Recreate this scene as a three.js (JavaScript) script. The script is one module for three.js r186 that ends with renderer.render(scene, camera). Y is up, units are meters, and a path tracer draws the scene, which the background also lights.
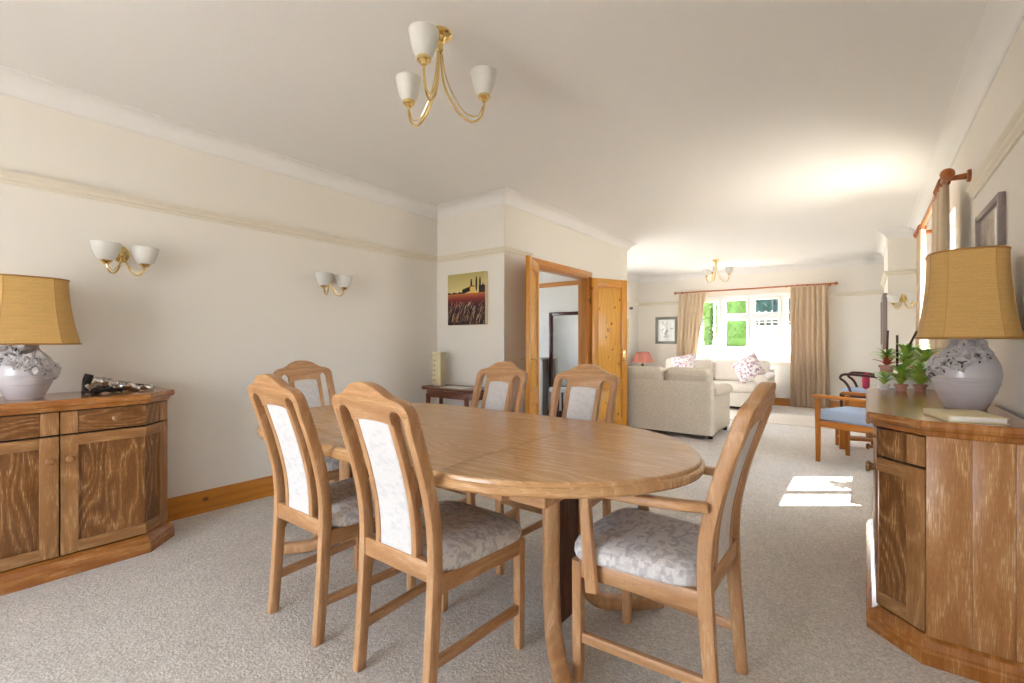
import * as THREE from 'three';
import { mergeGeometries, toCreasedNormals } from 'three/addons/utils/BufferGeometryUtils.js';
import { RoundedBoxGeometry } from 'three/addons/geometries/RoundedBoxGeometry.js';

/* ---------- camera, sky, sun, exposure ---------- */
const scene = new THREE.Scene();
const F = 465, YAW = Math.atan(354 / 465), EYE = 1.15;
const camera = new THREE.PerspectiveCamera(2 * Math.atan(341.5 / F) * 180 / Math.PI, 1024 / 683, 0.05, 300);
camera.position.set(0, EYE, 0);
camera.rotation.y = YAW;
camera.setViewOffset(1024, 683, 0, -0.8, 1024, 683);
camera.updateProjectionMatrix();
const renderer = new THREE.WebGLRenderer();
renderer.toneMapping = THREE.LinearToneMapping;
renderer.toneMappingExposure = 14.8;
renderer.shadowMap.enabled = true;

const SUN = new THREE.Vector3(0.478, 0.799, -0.365).normalize();
// hazy bright summer sky: white towards the horizon, pale blue overhead
{
  const W = 64, Hh = 64, d = new Float32Array(W * Hh * 4);
  for (let j = 0; j < Hh; j++) for (let i = 0; i < W; i++) {
    const up = Math.max(0, Math.sin(((j + 0.5) / Hh - 0.5) * Math.PI)), k = Math.pow(up, 0.6), q = (j * W + i) * 4;
    d[q] = 0.98 - 0.34 * k; d[q + 1] = 1.02 - 0.22 * k; d[q + 2] = 1.1 - 0.04 * k; d[q + 3] = 1;
  }
  const t = new THREE.DataTexture(d, W, Hh, THREE.RGBAFormat, THREE.FloatType);
  t.mapping = THREE.EquirectangularReflectionMapping; t.magFilter = THREE.LinearFilter; t.needsUpdate = true;
  scene.background = t; scene.backgroundIntensity = 1;
}
const sun = new THREE.DirectionalLight(0xfff6ec, 3.3);
sun.position.copy(SUN).multiplyScalar(30).add(new THREE.Vector3(-1.5, 0, -4));
sun.target.position.set(-1.5, 0, -4);
sun.castShadow = true;
sun.shadow.mapSize.set(4096, 4096);
Object.assign(sun.shadow.camera, { left: -12, right: 12, top: 12, bottom: -12, near: 1, far: 70 });
scene.add(sun, sun.target);

/* ---------- room dimensions ---------- */
const XL = -3.57, ZS = -3.40, XD = -2.68, ZE = -6.2, XF = -3.94, ZF = -9.7, XR = 0.50, ZB = 2.2, H = 2.545;
const CX = 0.217, CZ0 = -7.46, CZ1 = -9.0;

/* ---------- random and noise ---------- */
let seed = 7;
const rnd = () => { seed |= 0; seed = seed + 0x6D2B79F5 | 0; let t = Math.imul(seed ^ seed >>> 15, 1 | seed); t = t + Math.imul(t ^ t >>> 7, 61 | t) ^ t; return ((t ^ t >>> 14) >>> 0) / 4294967296; };
const rr_ = (a, b) => a + (b - a) * rnd();
const hash = (x, y, s) => { let h = Math.imul(x, 374761393) + Math.imul(y, 668265263) + Math.imul(s, 982451653); h = Math.imul(h ^ h >>> 13, 1274126177); return ((h ^ h >>> 16) >>> 0) / 4294967296; };
const mod = (a, n) => ((a % n) + n) % n;
function vn(x, y, px, py, s) { // periodic value noise
  const ix = Math.floor(x), iy = Math.floor(y), fx = x - ix, fy = y - iy, u = fx * fx * (3 - 2 * fx), v = fy * fy * (3 - 2 * fy);
  const h = (a, b) => hash(mod(a, px), mod(b, py), s);
  return (h(ix, iy) * (1 - u) + h(ix + 1, iy) * u) * (1 - v) + (h(ix, iy + 1) * (1 - u) + h(ix + 1, iy + 1) * u) * v;
}
const clamp = (x, a = 0, b = 1) => Math.min(b, Math.max(a, x));
const mix = (a, b, t) => a + (b - a) * t;
const sm = (a, b, x) => { const t = clamp((x - a) / (b - a)); return t * t * (3 - 2 * t); };

/* ---------- textures ---------- */
function tex(W, Hh, sizeU, sizeV, fn, srgb = true) {
  const d = new Uint8Array(W * Hh * 4);
  for (let j = 0; j < Hh; j++) for (let i = 0; i < W; i++) {
    const c = fn(i / W, j / Hh), k = (j * W + i) * 4;
    d[k] = clamp(c[0], 0, 255); d[k + 1] = clamp(c[1], 0, 255); d[k + 2] = clamp(c[2], 0, 255); d[k + 3] = 255;
  }
  const t = new THREE.DataTexture(d, W, Hh);
  t.wrapS = t.wrapT = THREE.RepeatWrapping; t.magFilter = THREE.LinearFilter; t.minFilter = THREE.LinearMipmapLinearFilter; t.generateMipmaps = true;
  if (srgb) t.colorSpace = THREE.SRGBColorSpace;
  t.repeat.set(1 / sizeU, 1 / sizeV); t.needsUpdate = true;
  return t;
}
const lerp3 = (a, b, t) => [mix(a[0], b[0], t), mix(a[1], b[1], t), mix(a[2], b[2], t)];
// oak: long wavering growth rings, cathedral arches, pale limed pores; grain runs along u
function oakTex(dark, mid, lime, o = {}) {
  const { s = 1, rings = 16, limeAmt = 0.5, warp = 2.2, W = 1024, Hh = 768 } = o;
  return tex(W, Hh, 1.3, 0.42, (u, v) => {
    const w = vn(u * 3, v * 4, 3, 4, s) * warp + vn(u * 8, v * 9, 8, 9, s + 1) * warp * 0.35 + vn(u * 20, v * 30, 20, 30, s + 2) * 0.22;
    const r = 0.5 + 0.5 * Math.sin((v * rings / 2 + w * 1.6) * Math.PI * 2);
    const pore = vn(u * 46, v * 260, 46, 260, s + 3), pore2 = vn(u * 90, v * 380, 90, 380, s + 4);
    const broad = vn(u * 2, v * 6, 2, 6, s + 5);
    let c = lerp3(dark, mid, clamp(0.25 + 0.5 * r + 0.35 * (broad - 0.5)));
    const l = sm(0.6, 0.8, pore) * (0.3 + 0.7 * r) * limeAmt + sm(0.75, 0.95, pore2) * 0.25 * limeAmt;
    c = lerp3(c, lime, clamp(l + limeAmt * 0.55 * sm(0.86, 1, r) * (0.3 + 0.7 * sm(0.35, 0.65, pore))));
    const k = 1 - 0.1 * sm(0.6, 1, 1 - pore2);
    return [c[0] * k, c[1] * k, c[2] * k];
  });
}
function pineTex(dark, light, knots, s) {
  const K = [];
  for (let i = 0; i < knots; i++) K.push([hash(i, 1, s), hash(i, 2, s), 0.007 + 0.011 * hash(i, 3, s)]);
  return tex(768, 384, 1.1, 0.5, (u, v) => {
    let sw = 0, kn = 0;
    for (const [kx, ky, kr] of K) {
      let dx = Math.abs(u - kx); dx = Math.min(dx, 1 - dx) * 1.1; let dy = Math.abs(v - ky); dy = Math.min(dy, 1 - dy) * 0.5;
      const d = Math.hypot(dx * 0.6, dy); sw += Math.exp(-d * d / (kr * kr * 6)) * 0.5; kn = Math.max(kn, 1 - sm(kr * 0.55, kr, Math.hypot(dx * 0.75, dy)));
    }
    const w = vn(u * 2, v * 5, 2, 5, s + 1) * 1.6 + vn(u * 6, v * 10, 6, 10, s + 2) * 0.3 + sw;
    const r = Math.pow(0.5 + 0.5 * Math.sin((v * 9 + w) * Math.PI * 2), 2.5), f = vn(u * 30, v * 160, 30, 160, s + 3);
    let c = lerp3(light, dark, clamp(r * 0.32 + (f - 0.5) * 0.22));
    return lerp3(c, [104, 58, 22], kn * 0.85);
  });
}
const speck = (s, W, size, fn, srgb) => tex(W, W, size, size, fn, srgb);
const T = {};
T.oakTop = oakTex([194, 144, 92], [214, 168, 116], [234, 204, 166], { s: 11, rings: 18, limeAmt: 0.4, warp: 2.4 });
T.oakChair = oakTex([180, 130, 84], [206, 158, 110], [226, 192, 152], { s: 23, rings: 12, limeAmt: 0.35, warp: 1.4 });
T.oakPanel = oakTex([110, 66, 28], [152, 102, 52], [214, 172, 124], { s: 31, rings: 16, limeAmt: 0.55, warp: 2.9 });
T.oakFrame = oakTex([146, 98, 52], [180, 132, 82], [212, 176, 132], { s: 43, rings: 12, limeAmt: 0.45, warp: 2.0 });
T.oakSide = oakTex([166, 110, 58], [192, 138, 84], [222, 186, 142], { s: 53, rings: 10, limeAmt: 0.6, warp: 1.2 });
T.oakSlab = oakTex([150, 88, 32], [186, 122, 58], [214, 164, 104], { s: 67, rings: 10, limeAmt: 0.35, warp: 1.6 });
T.pineDoor = pineTex([204, 128, 30], [230, 172, 72], 24, 5);
T.pineFrame = pineTex([170, 98, 36], [208, 142, 68], 3, 9);
T.pineLeaf = pineTex([190, 116, 26], [216, 150, 52], 4, 29);
T.pineBase = pineTex([166, 88, 16], [206, 134, 42], 5, 17);
T.carpet = speck(1, 512, 1.3, (u, v) => {
  const a = vn(u * 220, v * 220, 220, 220, 71), b = vn(u * 90, v * 90, 90, 90, 72), c = hash(Math.floor(u * 512), Math.floor(v * 512), 73), p = vn(u * 14, v * 14, 14, 14, 74);
  const k = 0.45 * a + 0.15 * b + 0.5 * c + 0.1 * p;
  return lerp3([194, 186, 176], [240, 234, 226], sm(0.25, 1.0, k));
});
T.carpetB = speck(1, 512, 1.3, (u, v) => { const k = 255 * (0.6 * vn(u * 220, v * 220, 220, 220, 71) + 0.4 * hash(Math.floor(u * 512), Math.floor(v * 512), 73)); return [k, k, k]; }, false);
T.plaster = speck(1, 256, 0.9, (u, v) => { const k = 255 * (0.5 * vn(u * 60, v * 60, 60, 60, 81) + 0.5 * vn(u * 16, v * 16, 16, 16, 82)); return [k, k, k]; }, false);
// seat cloth: off-white ground with grey-lilac brush marks
T.seat = speck(1, 512, 0.5, (u, v) => {
  const a = vn(u * 46 + 2 * vn(u * 12, v * 12, 12, 12, 94), v * 24, 48, 24, 91), b = vn(u * 22, v * 44, 22, 44, 92), f = vn(u * 150, v * 150, 150, 150, 93);
  const m = clamp(sm(0.58, 0.72, a) * 0.75 + sm(0.62, 0.75, b) * 0.5);
  const c = lerp3([232, 228, 224], [198, 191, 190], m); const k = 0.95 + 0.07 * f; return [c[0] * k, c[1] * k, c[2] * k];
});
T.backCloth = speck(1, 256, 0.4, (u, v) => {
  const a = vn(u * 30, v * 14, 30, 14, 95), f = vn(u * 120, v * 120, 120, 120, 96);
  const c = lerp3([226, 223, 220], [198, 196, 198], sm(0.55, 0.85, a) * 0.3); const k = 0.96 + 0.06 * f; return [c[0] * k, c[1] * k, c[2] * k];
});
const weave = (base, s, amt = 0.12, size = 0.25) => speck(1, 256, size, (u, v) => { const a = vn(u * 120, v * 16, 120, 16, s) + vn(u * 16, v * 120, 16, 120, s + 1), k = 1 - amt + amt * a; return [base[0] * k, base[1] * k, base[2] * k]; });
T.linen = weave([224, 213, 194], 101, 0.12);
T.cream = weave([232, 222, 208], 105, 0.07);
T.shade = tex(256, 256, 0.06, 0.3, (u, v) => { const k = 0.93 + 0.1 * vn(u * 60, v * 4, 60, 4, 111) + 0.04 * vn(u * 12, v * 60, 12, 60, 112); return [214 * k, 172 * k, 102 * k]; });
T.curtain = tex(256, 64, 0.16, 0.5, (u, v) => { // woven vertical stripes
  const s = Math.sin(u * Math.PI * 2) > 0.2 ? 1 : 0, f = vn(u * 120, v * 30, 120, 30, 121); const c = lerp3([226, 204, 172], [206, 180, 148], s * 0.8); const k = 0.95 + 0.08 * f; return [c[0] * k, c[1] * k, c[2] * k];
});
T.floral = speck(1, 256, 0.34, (u, v) => {
  const w = vn(u * 6, v * 6, 6, 6, 131), a = Math.abs(Math.sin((u * 3 + w * 1.6 + v) * Math.PI * 2)), b = vn(u * 18, v * 14, 18, 14, 132);
  const m = sm(0.5, 0.8, b) * sm(0.2, 0.6, a), n = sm(0.62, 0.8, vn(u * 12, v * 20, 12, 20, 133)); let c = lerp3([236, 230, 226], [150, 126, 152], m * 0.9); return lerp3(c, [176, 112, 116], n * 0.6);
});
T.leafBg = speck(1, 256, 0.5, (u, v) => { const k = vn(u * 40, v * 40, 40, 40, 141); return lerp3([34, 62, 4], [76, 110, 14], k); });

/* ---------- materials ---------- */
const std = (o) => new THREE.MeshPhysicalMaterial(o);
const wood = (map, r = 0.45, o = {}) => std({ map, roughness: r, clearcoat: 0.15, clearcoatRoughness: 0.35, ...o });
const M = {
  wall: std({ color: 0xf0eadf, roughness: 0.9, bumpMap: T.plaster, bumpScale: 0.0008 }),
  ceil: std({ color: 0xf1eee9, roughness: 0.95, bumpMap: T.plaster, bumpScale: 0.0006 }),
  trim: std({ color: 0xe8dfcb, roughness: 0.6 }),
  hallWall: std({ color: 0xeeeeea, roughness: 0.9 }),
  carpet: std({ map: T.carpet, roughness: 1, bumpMap: T.carpetB, bumpScale: 0.003, sheen: 0.2, sheenRoughness: 0.8 }),
  oakTop: wood(T.oakTop, 0.26, { clearcoat: 0.25, clearcoatRoughness: 0.2 }), oak: wood(T.oakChair, 0.42), oakPanel: wood(T.oakPanel, 0.38), oakFrame: wood(T.oakFrame, 0.4),
  oakSide: wood(T.oakSide, 0.38), oakSlab: wood(T.oakSlab, 0.22, { clearcoat: 0.5, clearcoatRoughness: 0.15 }),
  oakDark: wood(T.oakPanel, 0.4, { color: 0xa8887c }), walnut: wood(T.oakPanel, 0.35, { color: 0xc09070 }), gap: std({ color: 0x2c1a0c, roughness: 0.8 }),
  pineDoor: wood(T.pineDoor, 0.35), pineLeaf: wood(T.pineLeaf, 0.35), pineFrame: wood(T.pineFrame, 0.35), pineBase: wood(T.pineBase, 0.35),
  orangeOak: wood(T.pineBase, 0.4, { color: 0xe4dcc0 }), mahogany: wood(T.oakPanel, 0.3, { color: 0x7a3c30 }), rodWood: wood(T.pineFrame, 0.35, { color: 0xd8b496 }),
  seat: std({ map: T.seat, roughness: 0.95, sheen: 0.3 }), backCloth: std({ map: T.backCloth, roughness: 0.95 }),
  linen: std({ map: T.linen, roughness: 0.95 }), cream: std({ map: T.cream, roughness: 0.95 }), floral: std({ map: T.floral, roughness: 0.95 }),
  blueCloth: std({ color: 0xa9bdd8, roughness: 0.95 }), redCloth: std({ color: 0xb0304c, roughness: 0.9 }),
  shade: std({ map: T.shade, roughness: 0.85, transmission: 0.12, thickness: 0, side: THREE.DoubleSide }), shadeSeam: std({ color: 0xc89c58, roughness: 0.85 }), shadeTrim: std({ color: 0xa87c3c, roughness: 0.8 }),
  pinkShade: std({ color: 0xd08878, roughness: 0.9, side: THREE.DoubleSide }),
  ceramic: std({ color: 0xc8c4c6, roughness: 0.28, clearcoat: 0.5, clearcoatRoughness: 0.2 }), ceramicPetal: std({ color: 0xc4bebc, roughness: 0.4 }), ceramicInk: std({ color: 0x55504e, roughness: 0.5 }),
  brass: std({ color: 0xe6cc8a, roughness: 0.14, metalness: 1 }), glassShade: std({ color: 0xf2f0ea, roughness: 0.45, transmission: 0.35, thickness: 0, side: THREE.DoubleSide }),
  pane: std({ color: 0xffffff, roughness: 0, transmission: 1, thickness: 0, ior: 1.45 }), upvc: std({ color: 0xf4f6f8, roughness: 0.35 }),
  curtain: std({ map: T.curtain, roughness: 0.95, transmission: 0.12, thickness: 0, side: THREE.DoubleSide }),
  white: std({ color: 0xf0f0ee, roughness: 0.5 }), mesh: std({ color: 0x8f8a84, roughness: 0.7 }), black: std({ color: 0x1c1714, roughness: 0.5 }),
  mirror: std({ color: 0xeeeeee, roughness: 0.02, metalness: 1 }), silver: std({ color: 0xb8b2aa, roughness: 0.25, metalness: 0.9 }), bronzeDark: std({ color: 0x2c2724, roughness: 0.3, metalness: 0.6 }),
  candle: std({ color: 0xe6d8ac, roughness: 0.6 }), paper: std({ color: 0xf0ede6, roughness: 0.9 }), greyFrame: std({ color: 0x8c8e86, roughness: 0.6 }), mauveFrame: std({ color: 0x8a7a74, roughness: 0.4 }),
  rug: std({ map: T.cream, roughness: 1 }), leaf: std({ color: 0xcbe86a, roughness: 0.5, transmission: 0.4, thickness: 0, side: THREE.DoubleSide }), leafDark: std({ color: 0x9ccc58, roughness: 0.5, transmission: 0.3, thickness: 0, side: THREE.DoubleSide }), leafRed: std({ color: 0xc85a4c, roughness: 0.5, side: THREE.DoubleSide }),
  stem: std({ color: 0x5a4232, roughness: 0.8 }), terracotta: std({ color: 0xc09080, roughness: 0.8 }), soil: std({ color: 0x40301f, roughness: 1 }),
  hedge: std({ color: 0xe8f0c0, map: T.leafBg, roughness: 0.8 }), gravel: std({ color: 0xcfc6b6, roughness: 1 }), lawn: std({ color: 0x9a8a68, roughness: 1 }), fence: std({ color: 0x6e6a64, roughness: 0.9 }), darkGreen: std({ color: 0x0c2a20, roughness: 0.9 }), shed: std({ color: 0x38484e, roughness: 0.8 }), bark: std({ color: 0x6a5644, roughness: 1 }),
};

/* ---------- geometry helpers ---------- */
const V = (x, y, z) => new THREE.Vector3(x, y, z);
function fin(g, crease = 0.7) {
  g = g.index ? g.toNonIndexed() : g;
  for (const k of Object.keys(g.attributes)) if (k !== 'position') g.deleteAttribute(k);
  const p = g.attributes.position.array; let vol = 0;
  for (let i = 0; i < p.length; i += 9) vol += p[i] * (p[i + 4] * p[i + 8] - p[i + 5] * p[i + 7]) - p[i + 1] * (p[i + 3] * p[i + 8] - p[i + 5] * p[i + 6]) + p[i + 2] * (p[i + 3] * p[i + 7] - p[i + 4] * p[i + 6]);
  if (vol < 0) for (let i = 0; i < p.length; i += 9) for (let k = 0; k < 3; k++) { const t = p[i + 3 + k]; p[i + 3 + k] = p[i + 6 + k]; p[i + 6 + k] = t; }
  return toCreasedNormals(g, crease);
}
function uvs(g, axis = 'y') { // metres, projected on the faces; u runs along the grain axis
  const p = g.attributes.position, n = p.count, uv = new Float32Array(n * 2), a = V(), b = V(), c = V(), ab = V(), nn = V(), ax = { x: 0, y: 1, z: 2 }[axis];
  const ou = rnd() * 3, ov = rnd() * 3;
  for (let i = 0; i < n; i += 3) {
    a.fromBufferAttribute(p, i); b.fromBufferAttribute(p, i + 1); c.fromBufferAttribute(p, i + 2);
    nn.subVectors(b, a).cross(ab.subVectors(c, a));
    const m = [Math.abs(nn.x), Math.abs(nn.y), Math.abs(nn.z)], d = m.indexOf(Math.max(...m));
    let ui = ax, vi;
    if (d === ax) { ui = (d + 1) % 3; vi = (d + 2) % 3; } else vi = 3 - d - ax;
    for (let k = 0; k < 3; k++) { const q = [p.getX(i + k), p.getY(i + k), p.getZ(i + k)]; uv[(i + k) * 2] = q[ui] + ou; uv[(i + k) * 2 + 1] = q[vi] + ov; }
  }
  g.setAttribute('uv', new THREE.BufferAttribute(uv, 2));
  return g;
}
function box(w, h, d, x = 0, y = 0, z = 0, r = 0.003) { // y is the bottom
  r = Math.min(r, w / 2.2, h / 2.2, d / 2.2);
  const g = r > 0.0005 ? new RoundedBoxGeometry(w, h, d, 1, r) : new THREE.BoxGeometry(w, h, d);
  g.translate(x, y + h / 2, z); return g;
}
const bbox = (x0, x1, y0, y1, z0, z1, r = 0.002) => box(x1 - x0, y1 - y0, z1 - z0, (x0 + x1) / 2, y0, (z0 + z1) / 2, r);
function raw(pos) { const g = new THREE.BufferGeometry(); g.setAttribute('position', new THREE.Float32BufferAttribute(pos, 3)); return g; }
function loft(rings, cap0 = true, cap1 = true, closed = true) {
  const o = [], n = rings[0].length, tri = (a, b, c) => o.push(a.x, a.y, a.z, b.x, b.y, b.z, c.x, c.y, c.z);
  for (let k = 0; k + 1 < rings.length; k++) for (let i = 0; i < (closed ? n : n - 1); i++) {
    const j = (i + 1) % n, A = rings[k], B = rings[k + 1]; tri(A[i], A[j], B[j]); tri(A[i], B[j], B[i]);
  }
  const cap = (r, f) => { const c = V(0, 0, 0); r.forEach(p => c.add(p)); c.divideScalar(n); for (let i = 0; i < n; i++) { const j = (i + 1) % n; f ? tri(c, r[j], r[i]) : tri(c, r[i], r[j]); } };
  if (cap0) cap(rings[0], true); if (cap1) cap(rings[rings.length - 1], false);
  return raw(o);
}
function rrect(w, h, r, n = 2) { // rounded rectangle section
  const o = []; r = Math.min(r, w / 2.01, h / 2.01);
  [[1, 1, 0], [-1, 1, 1], [-1, -1, 2], [1, -1, 3]].forEach(([sx, sy, q]) => { for (let i = 0; i <= n; i++) { const t = (q + i / n) * Math.PI / 2; o.push([sx * (w / 2 - r) + r * Math.cos(t), sy * (h / 2 - r) + r * Math.sin(t)]); } });
  return o;
}
const circ = (r, n = 10) => Array.from({ length: n }, (_, i) => [r * Math.cos(i / n * 2 * Math.PI), r * Math.sin(i / n * 2 * Math.PI)]);
function sweep(pts, sec, side, scale) { // section (a along side, b along normal in the plane of the path)
  const S = side.clone().normalize();
  const rings = pts.map((p, i) => {
    const t = V().subVectors(pts[Math.min(i + 1, pts.length - 1)], pts[Math.max(i - 1, 0)]).normalize(), nrm = V().crossVectors(t, S).normalize(), B = V().crossVectors(nrm, t).normalize();
    const s = scale ? scale(i / (pts.length - 1)) : [1, 1], ss = Array.isArray(sec[0][0]) ? sec[i] : sec;
    return ss.map(([a, b]) => p.clone().addScaledVector(B, a * s[0]).addScaledVector(nrm, b * s[1]));
  });
  return loft(rings);
}
const curve = (ps, n, tension = 0.5) => new THREE.CatmullRomCurve3(ps.map(p => p.isVector3 ? p : V(...p)), false, 'centripetal', tension).getPoints(n);
const tube = (ps, r, n = 24, rad = 8) => new THREE.TubeGeometry(new THREE.CatmullRomCurve3(ps.map(p => p.isVector3 ? p : V(...p)), false, 'centripetal'), n, r, rad, false);
const lathe = (prof, n = 24) => new THREE.LatheGeometry(prof.map(([r, y]) => new THREE.Vector2(r, y)), n);
function prism(poly, y0, y1, bev = 0) { // plan polygon [x, z] raised from y0 to y1
  const g = new THREE.ExtrudeGeometry(new THREE.Shape(poly.map(([x, z]) => new THREE.Vector2(x, z))), { depth: y1 - y0 - 2 * bev, bevelEnabled: bev > 0, bevelThickness: bev, bevelSize: bev, bevelOffset: -bev, bevelSegments: 1 });
  const p = g.attributes.position;
  for (let i = 0; i < p.count; i++) { const y = p.getY(i), z = p.getZ(i); p.setXYZ(i, p.getX(i), y0 + bev + z, y); }
  return g;
}
function extr(shape, depth, bev = 0.002, seg = 1) { const g = new THREE.ExtrudeGeometry(shape, { depth: depth - 2 * bev, bevelEnabled: bev > 0, bevelThickness: bev, bevelSize: bev, bevelOffset: -bev, bevelSegments: seg, curveSegments: 10 }); g.translate(0, 0, -depth / 2 + bev); return g; }
const moved = (g, x, y, z) => { g.translate(x, y, z); return g; };

/* ---------- object helpers ---------- */
const used = {};
const numbered = (n) => { if (used[n] === undefined) { used[n] = 0; return n; } used[n]++; return n + '_' + String(used[n]).padStart(3, '0'); };
function mk(name, gs, mat, parent, o = {}) {
  const list = (Array.isArray(gs) ? gs : [gs]).map(g => fin(g, o.crease ?? 0.7)), g = uvs(list.length > 1 ? mergeGeometries(list) : list[0], o.grain || 'y');
  const m = new THREE.Mesh(g, mat); m.name = parent ? name : numbered(name); m.castShadow = m.receiveShadow = true;
  (parent || scene).add(m);
  if (o.label) m.userData.label = o.label;
  return m;
}
function tag(o, label, category, group) { o.userData.label = label; o.userData.category = category; if (group) o.userData.group = group; return o; }
function thing(name, label, category, [x, y, z] = [0, 0, 0], turn = 0, group) {
  const o = new THREE.Group(); o.name = numbered(name); scene.add(o); o.position.set(x, y, z); o.rotation.y = turn; return tag(o, label, category, group);
}
function part(name, parent) { const o = new THREE.Group(); o.name = name; parent.add(o); return o; }
function struct(name, gs, mat, o = {}) { const m = mk(name, gs, mat, o.parent, o); m.userData.kind = 'structure'; return m; }
function copy(src, label, [x, y, z], turn = 0) { const c = src.clone(); c.name = numbered(src.name.replace(/_\d{3}$/, '')); c.userData = { ...src.userData, label }; scene.add(c); c.position.set(x, y, z); c.rotation.set(0, turn, 0); return c; }

/* ================= THE ROOM ================= */
const TW = 0.28;
struct('floor', [bbox(-6, XR + 0.3, -0.15, 0, ZF - 0.3, ZB + 0.3, 0)], M.carpet, { grain: 'x' });
struct('ceiling', [bbox(-6, XR + 0.3, H, H + 0.2, ZF - 0.3, ZB + 0.3, 0)], M.ceil, { grain: 'x' });
struct('wall_left', [bbox(XL - TW, XL, 0, H, ZS - 0.12, ZB + TW, 0)], M.wall, { grain: 'z' });
struct('wall_recess', [bbox(XL, XD, 0, H, ZS - 0.12, ZS, 0)], M.wall, { grain: 'x' });
const DZ0 = -3.90, DZ1 = -5.06, DH = 1.95; // door opening
struct('wall_doorway', [bbox(XD - 0.12, XD, 0, H, DZ0, ZS - 0.12, 0), bbox(XD - 0.12, XD, DH, H, DZ1, DZ0, 0), bbox(XD - 0.12, XD, 0, H, ZE, DZ1, 0)], M.wall, { grain: 'z' });
struct('wall_return', [bbox(XF - TW, XD - 0.12, 0, H, ZE, ZE + 0.12, 0)], M.wall, { grain: 'x' });
const LZ0 = -6.45, LZ1 = -8.35; // garden doors on the hidden side of the far room
struct('wall_far_left', [bbox(XF - TW, XF, 0, H, ZF - TW, LZ1, 0), bbox(XF - TW, XF, 0, H, LZ0, ZE, 0), bbox(XF - TW, XF, 2.1, H, LZ1, LZ0, 0)], M.wall, { grain: 'z' });
const WX0 = -2.80, WX1 = -0.68, WY0 = 0.80, WY1 = 2.06;
struct('wall_far', [bbox(XF, WX0, 0, H, ZF - TW, ZF, 0), bbox(WX1, XR + TW, 0, H, ZF - TW, ZF, 0), bbox(WX0, WX1, 0, WY0, ZF - TW, ZF, 0), bbox(WX0, WX1, WY1, H, ZF - TW, ZF, 0)], M.wall, { grain: 'x' });
const RZ0 = -4.5, RZ1 = -5.62, RY0 = 0.88, RY1 = 2.11;
struct('wall_right', [bbox(XR, XR + TW, 0, H, RZ0, ZB + TW, 0), bbox(XR, XR + TW, 0, H, ZF, RZ1, 0), bbox(XR, XR + TW, 0, RY0, RZ1, RZ0, 0), bbox(XR, XR + TW, RY1, H, RZ1, RZ0, 0)], M.wall, { grain: 'z' });
struct('wall_chimney', [bbox(CX, XR, 0, H, CZ1, CZ0, 0)], M.wall, { grain: 'z' });
const BX0 = -2.6, BX1 = -0.9, BY1 = 2.1;
struct('wall_back', [bbox(XL, BX0, 0, H, ZB, ZB + TW, 0), bbox(BX1, XR, 0, H, ZB, ZB + TW, 0), bbox(BX0, BX1, BY1, H, ZB, ZB + TW, 0)], M.wall, { grain: 'x' });
// the hall behind the double doors
const HX = -5.2, HZ0 = ZS - 0.12, HZ1 = -5.85;
struct('wall_hall_far', [bbox(HX - 0.12, XD - 0.12, 0, H, HZ1 - 0.12, HZ1, 0)], M.hallWall);
struct('wall_hall_near', [bbox(HX - 0.12, XL - TW, 0, H, HZ0, HZ0 + 0.12, 0)], M.hallWall);
struct('wall_hall_left', [bbox(HX - 0.12, HX, 0, 1.0, HZ1, HZ0, 0), bbox(HX - 0.12, HX, 2.1, H, HZ1, HZ0, 0), bbox(HX - 0.12, HX, 1.0, 2.1, HZ0 - 0.8, HZ0, 0), bbox(HX - 0.12, HX, 1.0, 2.1, HZ1, HZ1 + 0.9, 0)], M.hallWall);

// mouldings run along the walls: section points are [distance from wall, height]; ends mitred (1 outer, -1 inner corner, 0 square)
function run(sec, A, B, n, eA, eB) {
  const a = V(A[0], 0, A[1]), b = V(B[0], 0, B[1]), d = V().subVectors(b, a).normalize(), N = V(n[0], 0, n[1]);
  const ring = (p, e, s) => sec.map(([o, y]) => p.clone().addScaledVector(N, o).addScaledVector(d, s * e * o).setY(y));
  return loft([ring(a, eA, -1), ring(b, eB, 1)]);
}
const cov = [[0, H], [0, H - 0.105], [0.008, H - 0.105], [0.010, H - 0.095]]; for (let i = 0; i <= 6; i++) { const t = i / 6 * Math.PI / 2; cov.push([0.098 - 0.086 * Math.cos(t), H - 0.094 + 0.086 * Math.sin(t)]); } cov.push([0.105, H - 0.006], [0.105, H]);
const railSec = (y) => [[0, y - 0.03], [0.012, y - 0.03], [0.014, y - 0.018], [0.026, y - 0.008], [0.028, y + 0.008], [0.038, y + 0.016], [0.042, y + 0.03], [0, y + 0.03]];
const baseSec = [[0, 0], [0.02, 0], [0.02, 0.098], [0.017, 0.106], [0.018, 0.112], [0.012, 0.128], [0.012, 0.138], [0.007, 0.146], [0, 0.146]];
const W = {
  left: [[XL, ZB], [XL, ZS], [1, 0], -1, -1], recess: [[XL, ZS], [XD, ZS], [0, 1], -1, 1], doorway: [[XD, ZS], [XD, ZE], [1, 0], 1, 1],
  return: [[XD, ZE], [XF, ZE], [0, -1], 1, -1], far_left: [[XF, ZE], [XF, ZF], [1, 0], -1, -1], far: [[XF, ZF], [XR, ZF], [0, 1], -1, -1],
  right: [[XR, ZB], [XR, CZ0], [-1, 0], -1, -1], right_far: [[XR, CZ1], [XR, ZF], [-1, 0], -1, -1], chimney_near: [[XR, CZ0], [CX, CZ0], [0, 1], -1, 1], chimney_front: [[CX, CZ0], [CX, CZ1], [-1, 0], 1, 1], back: [[XL, ZB], [XR, ZB], [0, -1], -1, -1],
};
let tn = 0;
for (const [k, w] of Object.entries(W)) struct('trim_' + (++tn), [run(cov, ...w)], M.ceil, { crease: 0.5 });
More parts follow.
